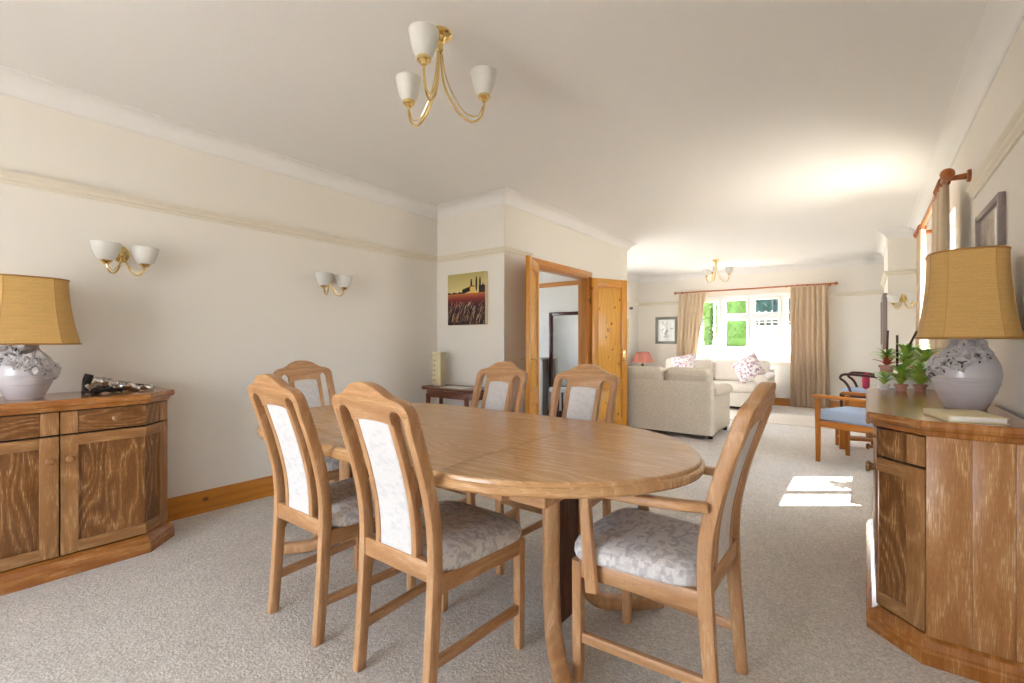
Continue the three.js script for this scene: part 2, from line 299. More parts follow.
const rail = (a, y = 2.008) => struct('trim_' + (++tn), [run(railSec(y), ...a)], M.trim);
rail(W.left); rail(W.recess); rail([[XD, ZS], [XD, DZ0 + 0.08], [1, 0], 1, 0]); rail([[XR, ZB], [XR, -3.75], [-1, 0], -1, 0]);
rail(W.chimney_near); rail(W.chimney_front); rail(W.far_left, 1.96); rail([[XF, ZF], [-2.95, ZF], [0, 1], -1, 0], 1.96); rail([[-0.55, ZF], [XR, ZF], [0, 1], 0, -1], 1.96); rail(W.right_far, 1.96);
const skirt = (k, a) => struct('baseboard_' + k, [run(baseSec, ...a)], M.pineBase, { grain: Math.abs(a[0][0] - a[1][0]) > 0.01 ? 'x' : 'z' });
for (const k of ['left', 'recess', 'return', 'far_left', 'far', 'right', 'right_far', 'chimney_near', 'chimney_front']) if (k !== 'far_left') skirt(k, W[k]);
skirt('far_left', [[XF, LZ1], [XF, ZF], [1, 0], 0, -1]);
skirt('doorway_near', [[XD, ZS], [XD, DZ0 + 0.08], [1, 0], 1, 0]); skirt('doorway_far', [[XD, DZ1 - 0.08], [XD, ZE], [1, 0], 0, 1]);

// windows: frame bars and panes
function windowBars(name, place, xs, y0, y1, transom, panels, mh = 0.03, cw = 0.045) { // local frame: x along, y up, z out
  const w = struct(name, [bbox(xs[0], xs[xs.length - 1], y0, y0 + 0.06, -0.035, 0.035, 0.006), bbox(xs[0], xs[xs.length - 1], y1 - 0.06, y1, -0.035, 0.035, 0.006), ...xs.map((x, i) => bbox(i === 0 ? x : x - mh, i === xs.length - 1 ? x : x + mh, y0 + 0.055, y1 - 0.055, -0.032, 0.032, 0.006))], M.upvc);
  w.position.set(...place.slice(0, 3)); w.rotation.y = place[3];
  for (let i = 0; i + 1 < xs.length; i++) {
    const a = xs[i] + (i ? mh : 2 * mh), b = xs[i + 1] - (i + 2 < xs.length ? mh : 2 * mh);
    const cells = panels[i] ? [[y0 + 0.06, transom - 0.025], [transom + 0.025, y1 - 0.06]] : [[y0 + 0.06, y1 - 0.06]];
    if (panels[i]) mk('transom', bbox(a, b, transom - 0.025, transom + 0.025, -0.03, 0.03, 0.005), M.upvc, w);
    for (const [c, d] of cells) {
      mk('casement', [bbox(a, a + cw, c, d, -0.028, 0.045, 0.006), bbox(b - cw, b, c, d, -0.028, 0.045, 0.006), bbox(a + cw - 0.004, b - cw + 0.004, c, c + cw, -0.026, 0.043, 0.006), bbox(a + cw - 0.004, b - cw + 0.004, d - cw, d, -0.026, 0.043, 0.006)], M.upvc, w);
      mk('pane', bbox(a + cw - 0.005, b - cw + 0.005, c + cw - 0.005, d - cw + 0.005, -0.004, 0.004, 0), M.pane, w);
    }
  }
  return w;
}
const win1 = windowBars('window_1', [0, 0, ZF - 0.11, 0], [WX0, -2.26, -1.745, -1.21, WX1], WY0, WY1, 1.64, [0, 1, 1, 0]);
mk('window_sill', bbox(WX0 - 0.04, WX1 + 0.04, WY0 - 0.03, WY0 + 0.003, -0.02, 0.14, 0.008), M.white, win1);
const win2 = windowBars('window_2', [XR + 0.1, 0, 0, Math.PI / 2], [-RZ0, 4.95, -RZ1].map(v => v), RY0, RY1, 1.7, [0, 0], 0.016, 0.022);
mk('window_sill', bbox(-RZ0 + 0.005, -RZ1 - 0.005, RY0 - 0.03, RY0 + 0.003, -0.17, 0.0, 0.008), M.white, win2);
windowBars('window_3', [0, 0, ZB + 0.14, 0], [BX0, -1.75, BX1], 0.01, BY1, 1.7, [0, 0]);

windowBars('window_4', [XF - 0.18, 0, 0, Math.PI / 2], [-LZ0, 7.4, -LZ1], 0.01, 2.1, 1.7, [0, 0]);
// doorway: lining, architrave and two pine leaves
{
  const fr = struct('door_1', [bbox(XD - 0.13, XD + 0.005, 0, DH - 0.03, DZ0 - 0.03, DZ0 + 0.005, 0.002), bbox(XD - 0.13, XD + 0.005, 0, DH - 0.03, DZ1 - 0.005, DZ1 + 0.03, 0.002), bbox(XD - 0.13, XD + 0.005, DH - 0.03, DH + 0.002, DZ1, DZ0, 0.002)], M.pineFrame);
  for (const x of [XD + 0.009, XD - 0.129]) {
    mk('architrave', bbox(x - 0.009, x + 0.009, 0, DH - 0.005, DZ0 - 0.005, DZ0 + 0.06, 0.005), M.pineFrame, fr);
    mk('architrave', bbox(x - 0.009, x + 0.009, 0, DH - 0.005, DZ1 - 0.06, DZ1 + 0.005, 0.005), M.pineFrame, fr);
    mk('architrave', bbox(x - 0.009, x + 0.009, DH - 0.005, DH + 0.055, DZ1 - 0.06, DZ0 + 0.06, 0.005), M.pineFrame, fr, { grain: 'z' });
  }
  function leaf(n, hinge, ang, sgn, label) { // leaf along local +x from its hinge
    const w = 0.55, t = 0.038, h = 1.93, g = new THREE.Group(); g.name = 'door_' + n; g.userData = { kind: 'structure', label }; scene.add(g); g.position.set(...hinge); g.rotation.y = ang;
    const y0 = 0.012;
    mk('stile', bbox(0, 0.085, y0, h, -t / 2, t / 2, 0.003), M.pineLeaf, g); mk('stile', bbox(w - 0.085, w, y0, h, -t / 2, t / 2, 0.003), M.pineLeaf, g);
    mk('rail', bbox(0.085, w - 0.085, h - 0.095, h, -t / 2, t / 2, 0.003), M.pineLeaf, g, { grain: 'x' }); mk('rail', bbox(0.085, w - 0.085, 0.56, 0.70, -t / 2, t / 2, 0.003), M.pineLeaf, g, { grain: 'x' }); mk('rail', bbox(0.085, w - 0.085, y0, 0.2, -t / 2, t / 2, 0.003), M.pineLeaf, g, { grain: 'x' });
    mk('panel', bbox(0.08, w - 0.08, 0.695, h - 0.09, -0.007, 0.007, 0.002), M.pineDoor, g); mk('panel', bbox(0.08, w - 0.08, 0.19, 0.565, -0.007, 0.007, 0.002), M.pineDoor, g);
    for (const [a, b] of [[0.7, h - 0.095], [0.2, 0.56]]) mk('beading', [-1, 1].flatMap(s => [bbox(0.085, 0.097, a, b, s * 0.012 - 0.005, s * 0.012 + 0.005, 0.003), bbox(w - 0.097, w - 0.085, a, b, s * 0.012 - 0.005, s * 0.012 + 0.005, 0.003), bbox(0.097, w - 0.097, a, a + 0.012, s * 0.012 - 0.005, s * 0.012 + 0.005, 0.003), bbox(0.097, w - 0.097, b - 0.012, b, s * 0.012 - 0.005, s * 0.012 + 0.005, 0.003)]), M.pineFrame, g);
    for (const s of [-1, 1]) {
      const hd = mk('handle_plate', bbox(w - 0.065, w - 0.027, 0.90, 1.05, s * t / 2 - 0.004, s * t / 2 + 0.004, 0.003), M.brass, g, { label: 'brass handle plate' });
      mk('lever', tube([[w - 0.046, 1.0, s * t / 2], [w - 0.046, 1.0, s * (t / 2 + 0.04)], [w - 0.06, 1.0, s * (t / 2 + 0.05)], [w - 0.15, 0.995, s * (t / 2 + 0.048)]], 0.007, 20, 8), M.brass, hd);
    }
    for (const y of [0.25, 1.65]) mk('hinge', new THREE.CylinderGeometry(0.007, 0.007, 0.08, 8).translate(-0.004, y, sgn * t / 2), M.black, g);
    return g;
  }
  const dir = (a, b) => Math.atan2(-(b[1] - a[1]), b[0] - a[0]);
  leaf(2, [XD + 0.035, 0, DZ0 + 0.0], dir([-2.68, -3.95], [-2.47, -3.50]), 1, 'knotty pine door leaf nearer the dining corner, folded back');
  leaf(3, [XD + 0.035, 0, DZ1 - 0.0], dir([-2.68, -5.04], [-2.44, -5.56]), -1, 'knotty pine door leaf beside the sofa, face on');
}

/* ================= DINING TABLE ================= */
{
  const TZ = -1.60, HT = 0.742, B = 0.588, jR = -1.10, jM = -1.655, jL = -2.16;
  const t = thing('dining_table', 'long oval limed oak extending dining table in the middle of the room', 'table', [0, 0, 0]);
  // edge profile [inset, height below top]
  const prof = [[0.028, 0.046], [0.006, 0.044], [0.0, 0.036], [0.0, 0.022], [0.004, 0.016], [0.010, 0.013], [0.012, 0.004], [0.017, 0]];
  const E = (c, p = 1.86) => Math.sign(c) * Math.pow(Math.abs(c), 2 / p);
  const end = (jx, s, A) => loft(prof.map(([d, dy]) => { const r = []; for (let i = 0; i <= 48; i++) { const a = -Math.PI / 2 + Math.PI * i / 48; r.push(V(jx + s * (A - d) * E(Math.cos(a)), HT - dy, TZ + (B - d) * E(Math.sin(a)))); } return r; }));
  const mid = (x0, x1) => loft(prof.map(([d, dy]) => [V(x0, HT - dy, TZ - B + d), V(x1, HT - dy, TZ - B + d), V(x1, HT - dy, TZ + B - d), V(x0, HT - dy, TZ + B - d)]));
  mk('table_end', end(jR + 0.001, 1, 0.665), M.oakTop, t, { grain: 'x', crease: 0.5 }); mk('table_leaf', mid(jM + 0.001, jR - 0.001), M.oakTop, t, { grain: 'x', crease: 0.4 });
  mk('table_leaf', mid(jL + 0.001, jM - 0.001), M.oakTop, t, { grain: 'x', crease: 0.4 }); mk('table_end', end(jL - 0.001, -1, 0.62), M.oakTop, t, { grain: 'x', crease: 0.5 });
  mk('apron', [bbox(-2.5, -0.8, HT - 0.115, HT - 0.046, TZ - 0.38, TZ - 0.355), bbox(-2.5, -0.8, HT - 0.115, HT - 0.046, TZ + 0.355, TZ + 0.38), bbox(-2.5, -2.475, HT - 0.115, HT - 0.046, TZ - 0.355, TZ + 0.355), bbox(-0.825, -0.8, HT - 0.115, HT - 0.046, TZ - 0.355, TZ + 0.355)], M.oak, t, { grain: 'x' });
  for (const [cx, s] of [[-0.99, 1], [-2.24, -1]]) {
    const ped = part('pedestal', t);
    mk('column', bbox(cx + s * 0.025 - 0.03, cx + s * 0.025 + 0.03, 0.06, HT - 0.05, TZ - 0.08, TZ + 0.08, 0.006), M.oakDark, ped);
    mk('bearer', bbox(cx - 0.05, cx + 0.05, HT - 0.11, HT - 0.045, TZ - 0.42, TZ + 0.42, 0.006), M.oak, ped, { grain: 'z' });
    for (const q of [-1, 1]) {
      const d = V(s * 0.24, 0, q * 0.27), L = d.length(), u = d.clone().normalize(), o = V(cx + s * 0.045, 0, TZ + q * 0.115);
      const pts = curve([[0, HT - 0.05], [0, 0.5], [0.0, 0.3], [0.012, 0.17], [0.06, 0.085], [0.16, 0.05], [L, 0.04]].map(([r, y]) => o.clone().addScaledVector(u, r).setY(y)), 40);
      mk('leg', sweep(pts, rrect(0.062, 0.062, 0.018, 3), V(-u.z, 0, u.x), k => [1, k > 0.55 ? 1 - 0.15 * (k - 0.55) / 0.45 : 1]), M.oak, ped);
    }
  }
}

/* ================= DINING CHAIRS ================= */
// side profile of the back post: z at height y (front of chair is +z)
const backPts = [[0, -0.238], [0.12, -0.228], [0.28, -0.216], [0.43, -0.208], [0.52, -0.208], [0.62, -0.219], [0.74, -0.247], [0.86, -0.285], [0.94, -0.312], [1.03, -0.345]];
const zBack = (y) => { for (let i = 0; i + 1 < backPts.length; i++) { const [a, za] = backPts[i], [b, zb] = backPts[i + 1]; if (y <= b) { const p0 = backPts[Math.max(0, i - 1)], p3 = backPts[Math.min(backPts.length - 1, i + 2)], t = (y - a) / (b - a), m1 = (zb - p0[1]) / (b - p0[0]) * (b - a), m2 = (p3[1] - za) / (p3[0] - a) * (b - a), t2 = t * t, t3 = t2 * t; return (2 * t3 - 3 * t2 + 1) * za + (t3 - 2 * t2 + t) * m1 + (-2 * t3 + 3 * t2) * zb + (t3 - t2) * m2; } } return -0.345; };
const backPath = (x, y0, y1, n, dz = 0) => Array.from({ length: n + 1 }, (_, i) => { const y = mix(y0, y1, i / n); return V(x, y, zBack(y) + dz); });
const XA = V(1, 0, 0);
// a plate in the plane of the back, bent along the post's curve
function bentPlate(shape, thick, dz = 0, steps = 6) {
  const g = new THREE.ExtrudeGeometry(shape, { depth: thick - 0.008, bevelEnabled: true, bevelThickness: 0.004, bevelSize: 0.004, bevelOffset: -0.004, bevelSegments: 2, curveSegments: 12 });
  const p = g.attributes.position;
  for (let i = 0; i < p.count; i++) { const y = p.getY(i), z = p.getZ(i) + 0.004 - thick / 2; p.setZ(i, z + zBack(y) + dz); }
  return g;
}
function makeChair(label, arms) {
  const c = thing(arms ? 'carver_chair' : 'dining_chair', label, 'chair', [0, 0, 0], 0, arms ? undefined : 'dining chairs around the table');
  const px = 0.176;
  for (const s of [-1, 1]) mk('back_post', sweep(backPath(s * px, 0, 0.935, 24), rrect(0.034, 0.044, 0.008, 2), XA, k => [k < 0.5 ? 1 : 0.94, k < 0.35 ? 0.86 + 0.4 * k : 1]), M.oak, c);
  for (const s of [-1, 1]) mk('front_leg', sweep([V(s * 0.202, 0, 0.198), V(s * 0.202, 0.02, 0.198), V(s * 0.202, 0.15, 0.199), V(s * 0.202, 0.41, 0.2)], rrect(0.036, 0.036, 0.007, 2), XA, k => [0.86 + 0.14 * k, 0.86 + 0.14 * k]), M.oak, c);
  // seat rails
  mk('seat_rail', bbox(-0.19, 0.19, 0.355, 0.415, 0.188, 0.212, 0.003), M.oak, c, { grain: 'x' });
  mk('seat_rail', bbox(-0.162, 0.162, 0.40, 0.465, zBack(0.43) - 0.016, zBack(0.43) + 0.012, 0.004), M.oak, c, { grain: 'x' });
  for (const s of [-1, 1]) mk('seat_rail', sweep([V(s * 0.178, 0.39, -0.2), V(s * 0.203, 0.385, 0.19)], rrect(0.024, 0.06, 0.004), V(1, 0, 0)), M.oak, c, { grain: 'z' });
  // side stretchers low, and one rail between the back posts
  for (const s of [-1, 1]) mk('stretcher', sweep([V(s * 0.176, 0.15, -0.222), V(s * 0.202, 0.15, 0.19)], rrect(0.02, 0.034, 0.004), V(1, 0, 0)), M.oak, c, { grain: 'z' });
  // crest rail: arched, with a round-headed notch either side of the upholstered panel
  const sh = new THREE.Shape(), e = 0.194;
  sh.moveTo(-e, 0.90); sh.lineTo(-e, 0.93); sh.bezierCurveTo(-e, 0.965, -0.17, 0.978, -0.135, 0.981); sh.bezierCurveTo(-0.095, 0.985, -0.075, 1.028, 0, 1.028);
  sh.bezierCurveTo(0.075, 1.028, 0.095, 0.985, 0.135, 0.981); sh.bezierCurveTo(0.17, 0.978, e, 0.965, e, 0.93); sh.lineTo(e, 0.90); sh.lineTo(0.159, 0.90);
  sh.lineTo(0.159, 0.915); sh.absarc(0.131, 0.915, 0.028, 0, Math.PI, false); sh.lineTo(0.103, 0.895); sh.quadraticCurveTo(0, 0.915, -0.103, 0.895); sh.lineTo(-0.103, 0.915); sh.absarc(-0.131, 0.915, 0.028, 0, Math.PI, false); sh.lineTo(-0.159, 0.90);
  mk('crest_rail', bentPlate(sh, 0.04), M.oak, c, { grain: 'x', crease: 0.5 });
  for (const s of [-1, 1]) mk('back_slat', sweep(backPath(s * 0.092, 0.455, 0.905, 18), rrect(0.026, 0.03, 0.005), XA), M.oak, c);
  mk('back_panel', sweep(backPath(0, 0.462, 0.907, 18), rrect(0.162, 0.026, 0.009, 3), XA), M.backCloth, c, { label: 'off-white upholstered back panel' });
  // padded seat
  const out = (f, y) => { const r = [], hw = (z) => mix(0.196, 0.232, (z + 0.2) / 0.43); const z0 = -0.195, z1 = 0.232; const N = 40; for (let i = 0; i < N; i++) { const a = i / N * 2 * Math.PI, ca = Math.cos(a), sa = Math.sin(a), ex = 0.34; const ux = Math.sign(ca) * Math.pow(Math.abs(ca), ex), uz = Math.sign(sa) * Math.pow(Math.abs(sa), ex); const zz = mix(z0, z1, 0.5 + 0.5 * uz * 1), w = hw(zz); const fx = (w - f) / w, bow = uz > 0 ? 0.012 * (1 - ux * ux) : 0; r.push(V(ux * w * fx, y + (0), mix(0.018, zz + bow, (0.21 - f) / 0.21))); } return r; };
  mk('seat', loft([out(0.02, 0.415), out(0.004, 0.417), out(0, 0.43), out(0.001, 0.45), out(0.008, 0.466), out(0.022, 0.476), out(0.06, 0.484), out(0.12, 0.489), out(0.18, 0.491)]), M.seat, c, { crease: 1.2, grain: 'z' });
  if (arms) for (const s of [-1, 1]) {
    mk('arm', sweep(curve([[s * 0.192, 0.672, -0.215], [s * 0.215, 0.672, -0.16], [s * 0.232, 0.668, 0.0], [s * 0.236, 0.668, 0.1], [s * 0.236, 0.666, 0.172]], 20), rrect(0.046, 0.028, 0.01, 3), V(1, 0, 0)), M.oak, c, { grain: 'z' });
    mk('arm_support', sweep(curve([[s * 0.238, 0.335, 0.128], [s * 0.238, 0.45, 0.14], [s * 0.236, 0.655, 0.158]], 8), rrect(0.026, 0.042, 0.006), XA, k => [1, 1.0 - 0.12 * k]), M.oak, c);
  }
  return c;
}
const ch = makeChair('high-backed oak dining chair on the near side of the table, closest to the camera');
ch.position.set(-1.245, 0, -1.215); ch.rotation.y = Math.PI;
copy(ch, 'high-backed oak dining chair on the near side of the table, left of the closest chair', [-1.84, 0, -1.20], Math.PI);
copy(ch, 'high-backed oak dining chair at the head of the table nearest the left wall', [-2.66, 0, -1.62], Math.PI / 2);
copy(ch, 'high-backed oak dining chair across the table, in front of the console table', [-1.83, 0, -1.985], 0);
copy(ch, 'high-backed oak dining chair across the table, in front of the open doorway', [-1.245, 0, -2.0], 0);
const carver = makeChair('oak carver chair with arms at the head of the table by the sunny floor', true);
carver.position.set(-0.583, 0, -1.605); carver.rotation.y = -Math.PI / 2;

/* ================= SIDEBOARDS ================= */
function sideboard(label, pos, turn, L) {
  const D = 0.42, c = 0.139, t = thing('sideboard', label, 'sideboard', pos, turn);
  const plan = (o) => { const k = o * 0.414; return [[-L / 2 - o, -D / 2], [-L / 2 - o, D / 2 - c + k], [-L / 2 + c - k, D / 2 + o], [L / 2 - c + k, D / 2 + o], [L / 2 + o, D / 2 - c + k], [L / 2 + o, -D / 2]]; };
  const ringsOf = (prof) => loft(prof.map(([o, y]) => plan(o).map(([x, z]) => V(x, y, z))));
  mk('plinth', ringsOf([[0.03, 0], [0.032, 0.045], [0.027, 0.052], [0.026, 0.062], [0.012, 0.08], [-0.008, 0.092]]), M.oakSlab, t, { grain: 'x', crease: 0.3 });
  mk('carcass', prism(plan(-0.022), 0.088, 0.812), M.gap, t);
  mk('top', ringsOf([[0.004, 0.812], [0.01, 0.818], [0.014, 0.832], [0.026, 0.838], [0.032, 0.85], [0.03, 0.864], [0.024, 0.87]]), M.oakSlab, t, { grain: 'x', crease: 0.3 });
  // end boards
  for (const s of [-1, 1]) {
    const zz = [-D / 2, -D / 2 + 0.055, -D / 2 + 0.16, D / 2 - c - 0.002];
    for (let i = 0; i < 3; i++) mk('end_board', bbox(Math.min(s * (L / 2 - 0.024), s * L / 2), Math.max(s * (L / 2 - 0.024), s * L / 2), 0.09, 0.812, zz[i] + 0.0003, zz[i + 1] - 0.0003, 0.0007), M.oakSide, t);
  }
  // pieces that follow the front, bent round the canted corner
  const dw = L / 3, xa = L / 2 - dw, flat = L / 2 - c - xa, cant = c * Math.SQRT2, tot = flat + cant;
  function bent(s0, s1, y0, y1, t0, t1, mirror) {
    const at = (s) => s <= flat ? [[xa + s, D / 2], [0, 1]] : [[L / 2 - c + (s - flat) * Math.SQRT1_2, D / 2 - (s - flat) * Math.SQRT1_2], [Math.SQRT1_2, Math.SQRT1_2]];
    const S = [at(s0)]; if (s0 < flat - 1e-4 && s1 > flat + 1e-4) S.push([[L / 2 - c, D / 2], [0.4142, 1]]); S.push(at(s1));
    const f = S.map(([p, n]) => [p[0] + n[0] * t1, p[1] + n[1] * t1]), b = S.map(([p, n]) => [p[0] + n[0] * t0, p[1] + n[1] * t0]).reverse();
    const g = prism([...f, ...b], y0, y1, 0.0015); if (mirror) g.scale(-1, 1, 1); return g;
  }
  const knob = (s, y, mirror, flatX) => { // turned oak knob
    const k = lathe([[0, 0.034], [0.011, 0.033], [0.017, 0.027], [0.017, 0.02], [0.01, 0.013], [0.008, 0.006], [0.01, -0.002], [0, -0.002]], 14); k.rotateX(Math.PI / 2); k.translate(flatX ?? (mirror ? -1 : 1) * (xa + s), y, D / 2); return k;
  };
  for (const m of [false, true]) {
    const d = part('door', t), g = 0.003, w = 0.068;
    const B = (n, a, b, y0, y1, t0, t1, mat, gr) => mk(n, bent(a, b, y0, y1, t0, t1, m), mat, d, { grain: gr });
    B('stile', g, w, 0.1, 0.688, -0.022, 0, M.oakFrame, 'y'); B('stile', tot - 0.072, tot - 0.004, 0.1, 0.688, -0.022, 0, M.oakFrame, 'y');
    B('rail', w, tot - 0.072, 0.635, 0.688, -0.022, -0.001, M.oakFrame, 'x'); B('rail', w, tot - 0.072, 0.1, 0.155, -0.022, -0.001, M.oakFrame, 'x');
    B('panel', w - 0.002, tot - 0.070, 0.153, 0.637, -0.021, -0.010, M.oakPanel, 'y');
    mk('knob', knob(0.034, 0.575, m), M.oakFrame, d);
    const r = part('drawer', t);
    mk('drawer_front', bent(w, tot - 0.074, 0.697, 0.806, -0.022, -0.002, m), M.oakPanel, r, { grain: 'x' });
    mk('drawer_end', bent(g, w - 0.002, 0.697, 0.806, -0.022, -0.001, m), M.oakFrame, r); mk('drawer_end', bent(tot - 0.072, tot - 0.004, 0.697, 0.806, -0.022, -0.001, m), M.oakFrame, r);
    mk('knob', knob(tot / 2 - 0.06, 0.752, m), M.oakFrame, r);
  }
  const d = part('door', t), F = D / 2, g = 0.003, w = 0.068, x0 = -xa + g, x1 = xa - g;
  mk('stile', bbox(x0, x0 + w, 0.1, 0.688, F - 0.022, F), M.oakFrame, d); mk('stile', bbox(x1 - w, x1, 0.1, 0.688, F - 0.022, F), M.oakFrame, d);
  mk('rail', bbox(x0 + w, x1 - w, 0.635, 0.688, F - 0.022, F - 0.001), M.oakFrame, d, { grain: 'x' }); mk('rail', bbox(x0 + w, x1 - w, 0.1, 0.155, F - 0.022, F - 0.001), M.oakFrame, d, { grain: 'x' });
  mk('panel', bbox(x0 + w - 0.002, x1 - w + 0.002, 0.153, 0.637, F - 0.021, F - 0.01, 0.001), M.oakPanel, d); mk('knob', knob(0, 0.575, false, x1 - 0.034), M.oakFrame, d);
  const r = part('drawer', t); mk('drawer_front', bbox(x0 + w, x1 - w, 0.697, 0.806, F - 0.022, F - 0.002), M.oakPanel, r, { grain: 'x' });
  mk('drawer_end', bbox(x0, x0 + w - 0.002, 0.697, 0.806, F - 0.022, F - 0.001), M.oakFrame, r); mk('drawer_end', bbox(x1 - w + 0.002, x1, 0.697, 0.806, F - 0.022, F - 0.001), M.oakFrame, r); mk('knob', knob(0, 0.752, false, 0), M.oakFrame, r);
  return t;
}
const SL = 1.45;
sideboard('oak sideboard with canted corners against the left wall under the wall light', [-3.358, 0, -0.955 + SL / 2], Math.PI / 2, SL);
sideboard('oak sideboard with canted corners against the right wall under the framed print', [0.242, 0, -2.24 - SL / 2], -Math.PI / 2, SL);
const TOPY = 0.87;

/* ================= TABLE LAMPS ================= */
function petalCluster(n, size) { // curled clay petals round a centre
  const gs = [];
  for (let i = 0; i < n; i++) {
    const a = i / n * 2 * Math.PI + rr_(-0.3, 0.3), L = size * rr_(0.75, 1.1), w = L * rr_(0.35, 0.5), rings = [];
    for (let k = 0; k <= 4; k++) { const t = k / 4, ww = w * Math.sin(Math.PI * (0.15 + 0.8 * t)), y = 0.35 * L * Math.sin(t * 2.6) + 0.002, r = L * t; rings.push([[-ww, 0], [0, -0.25 * ww], [ww, 0], [0, -0.25 * ww + 0.003]].map(([s, b]) => V(Math.cos(a) * r - Math.sin(a) * s, y + Math.abs(s) * 0.5 - b * 0, Math.sin(a) * r + Math.cos(a) * s).add(V(0, s === 0 ? b : 0, 0)))); }
    gs.push(loft(rings));
  }
  gs.push(new THREE.IcosahedronGeometry(size * 0.22, 1).translate(0, size * 0.15, 0));
  return gs;
}
function tableLamp(label, pos, turn, a0, a1, SY0, SY1, hx, vs) {
  const t = thing('table_lamp', label, 'lamp', pos, turn);
  const vp = [[0, 0], [0.07, 0], [0.074, 0.004], [0.083, 0.02], [0.098, 0.05], [0.113, 0.085], [0.122, 0.115], [0.1205, 0.118], [0.1235, 0.122], [0.123, 0.145], [0.117, 0.172], [0.104, 0.198], [0.085, 0.22], [0.066, 0.236], [0.056, 0.25], [0.054, 0.262], [0.06, 0.275], [0.066, 0.28], [0.058, 0.281], [0.045, 0.275], [0, 0.274]];
  for (const p of vp) { p[0] *= 0.9; p[1] *= vs; }
  const vase = mk('vase', lathe(vp, 40), M.ceramic, t, { crease: 0.5 });
  mk('throwing_ring', new THREE.TorusGeometry(0.107, 0.0022, 6, 48).rotateX(Math.PI / 2).translate(0, 0.106, 0), M.ceramic, vase); mk('throwing_ring', new THREE.TorusGeometry(0.0955, 0.002, 6, 48).rotateX(Math.PI / 2).translate(0, 0.07, 0), M.ceramic, vase);
  // garland of modelled flowers and leaves from the neck across the shoulder
  for (let i = 0; i < 24; i++) {
    const k = i / 23, a = mix(a0, a1, k) + rr_(-0.08, 0.08), y = mix(0.232, 0.135, Math.pow(k, 1.1)) + rr_(-0.03, 0.03), r = y > 0.2 ? mix(0.1, 0.062, (y - 0.2) / 0.05) : mix(0.122, 0.104, (y - 0.12) / 0.08);
    const f = mk(i % 3 === 2 ? 'clay_leaf' : 'clay_flower', petalCluster(i % 3 === 2 ? 4 : 6, rr_(0.03, 0.046)), M.ceramicPetal, t, { crease: 0.4 });
    mk('ink_centre', new THREE.IcosahedronGeometry(0.006, 1).translate(0, 0.012, 0), M.ceramicInk, f);
    mk('ink_edge', Array.from({ length: 3 }, (_, q) => tube([[0, 0.006, 0], [0.015 * Math.cos(q * 2.1 + i), 0.014, 0.015 * Math.sin(q * 2.1 + i)], [0.031 * Math.cos(q * 2.1 + i + 0.4), 0.006, 0.031 * Math.sin(q * 2.1 + i + 0.4)]], 0.0032, 6, 5)), M.ceramicInk, f);
    const n = V(Math.cos(a), y > 0.2 ? 0.6 : 0.15, Math.sin(a)).normalize();
    f.position.set(Math.cos(a) * r * 0.9, y * vs, Math.sin(a) * r * 0.9); f.quaternion.setFromUnitVectors(V(0, 1, 0), n);
  }
  mk('stem', new THREE.CylinderGeometry(0.012, 0.012, 0.1, 12).translate(0, 0.32, 0), M.brass, t);
  // waisted panelled shade, canted corners
  const sec = (hx, hz) => { const c = 0.42, o = [], P = [[1, -1 + c], [1, 1 - c], [1 - c, 1], [-1 + c, 1], [-1, 1 - c], [-1, -1 + c], [-1 + c, -1], [1 - c, -1]]; for (let i = 0; i < 8; i++) { const [a, b] = P[i], [d, e] = P[(i + 1) % 8], bow = 0.05; for (let k = 0; k < 4; k++) { const q = k / 4, m = 1 + bow * Math.sin(Math.PI * q); o.push([hx * mix(a, d, q) * m, hz * mix(b, e, q) * m]); } } return o; };
  const rings = [];
  for (let k = 0; k <= 8; k++) { const q = k / 8, w = mix(1, 0.78, 1 - Math.pow(1 - q, 1.9)) ; rings.push(sec(hx * w, 0.19 * w).map(([x, z]) => V(x, mix(SY0, SY1, q), z))); }
  const inner = rings.map(r => r.map(p => V(p.x * 0.985, p.y, p.z * 0.985))).reverse();
  mk('shade', loft([...rings, ...inner, rings[0]], false, false), M.shade, t, { crease: 0.25, label: 'mustard silk panelled shade' });
  for (const [r, y] of [[rings[0], SY0], [rings[8], SY1]]) mk('shade_piping', new THREE.TubeGeometry(new THREE.CatmullRomCurve3(r.filter((_, i) => i % 2 === 0), true), 64, 0.004, 6, true), M.shadeTrim, t);
  mk('shade_seam', [0, 4, 8, 12, 16, 20, 24, 28].map(i => tube(rings.map(r => r[i].clone()), 0.0016, 12, 5)), M.shadeSeam, t);
  mk('shade_carrier', [tube([[-hx * 0.78, SY1 - 0.01, 0], [0, 0.36, 0], [hx * 0.78, SY1 - 0.01, 0]].map(p => V(...p)), 0.002, 16, 5)], M.brass, t);
  return t;
}
tableLamp('grey ceramic table lamp with clay flowers and mustard shade on the left sideboard', [-3.345, TOPY, -0.375], 0, 1.15, -1.05, 0.272, 0.598, 0.16, 1);
tableLamp('grey ceramic table lamp with clay flowers and mustard shade on the right sideboard', [0.336, TOPY, -2.74], 0, 1.0, 3.1, 0.298, 0.655, 0.15, 1.09);
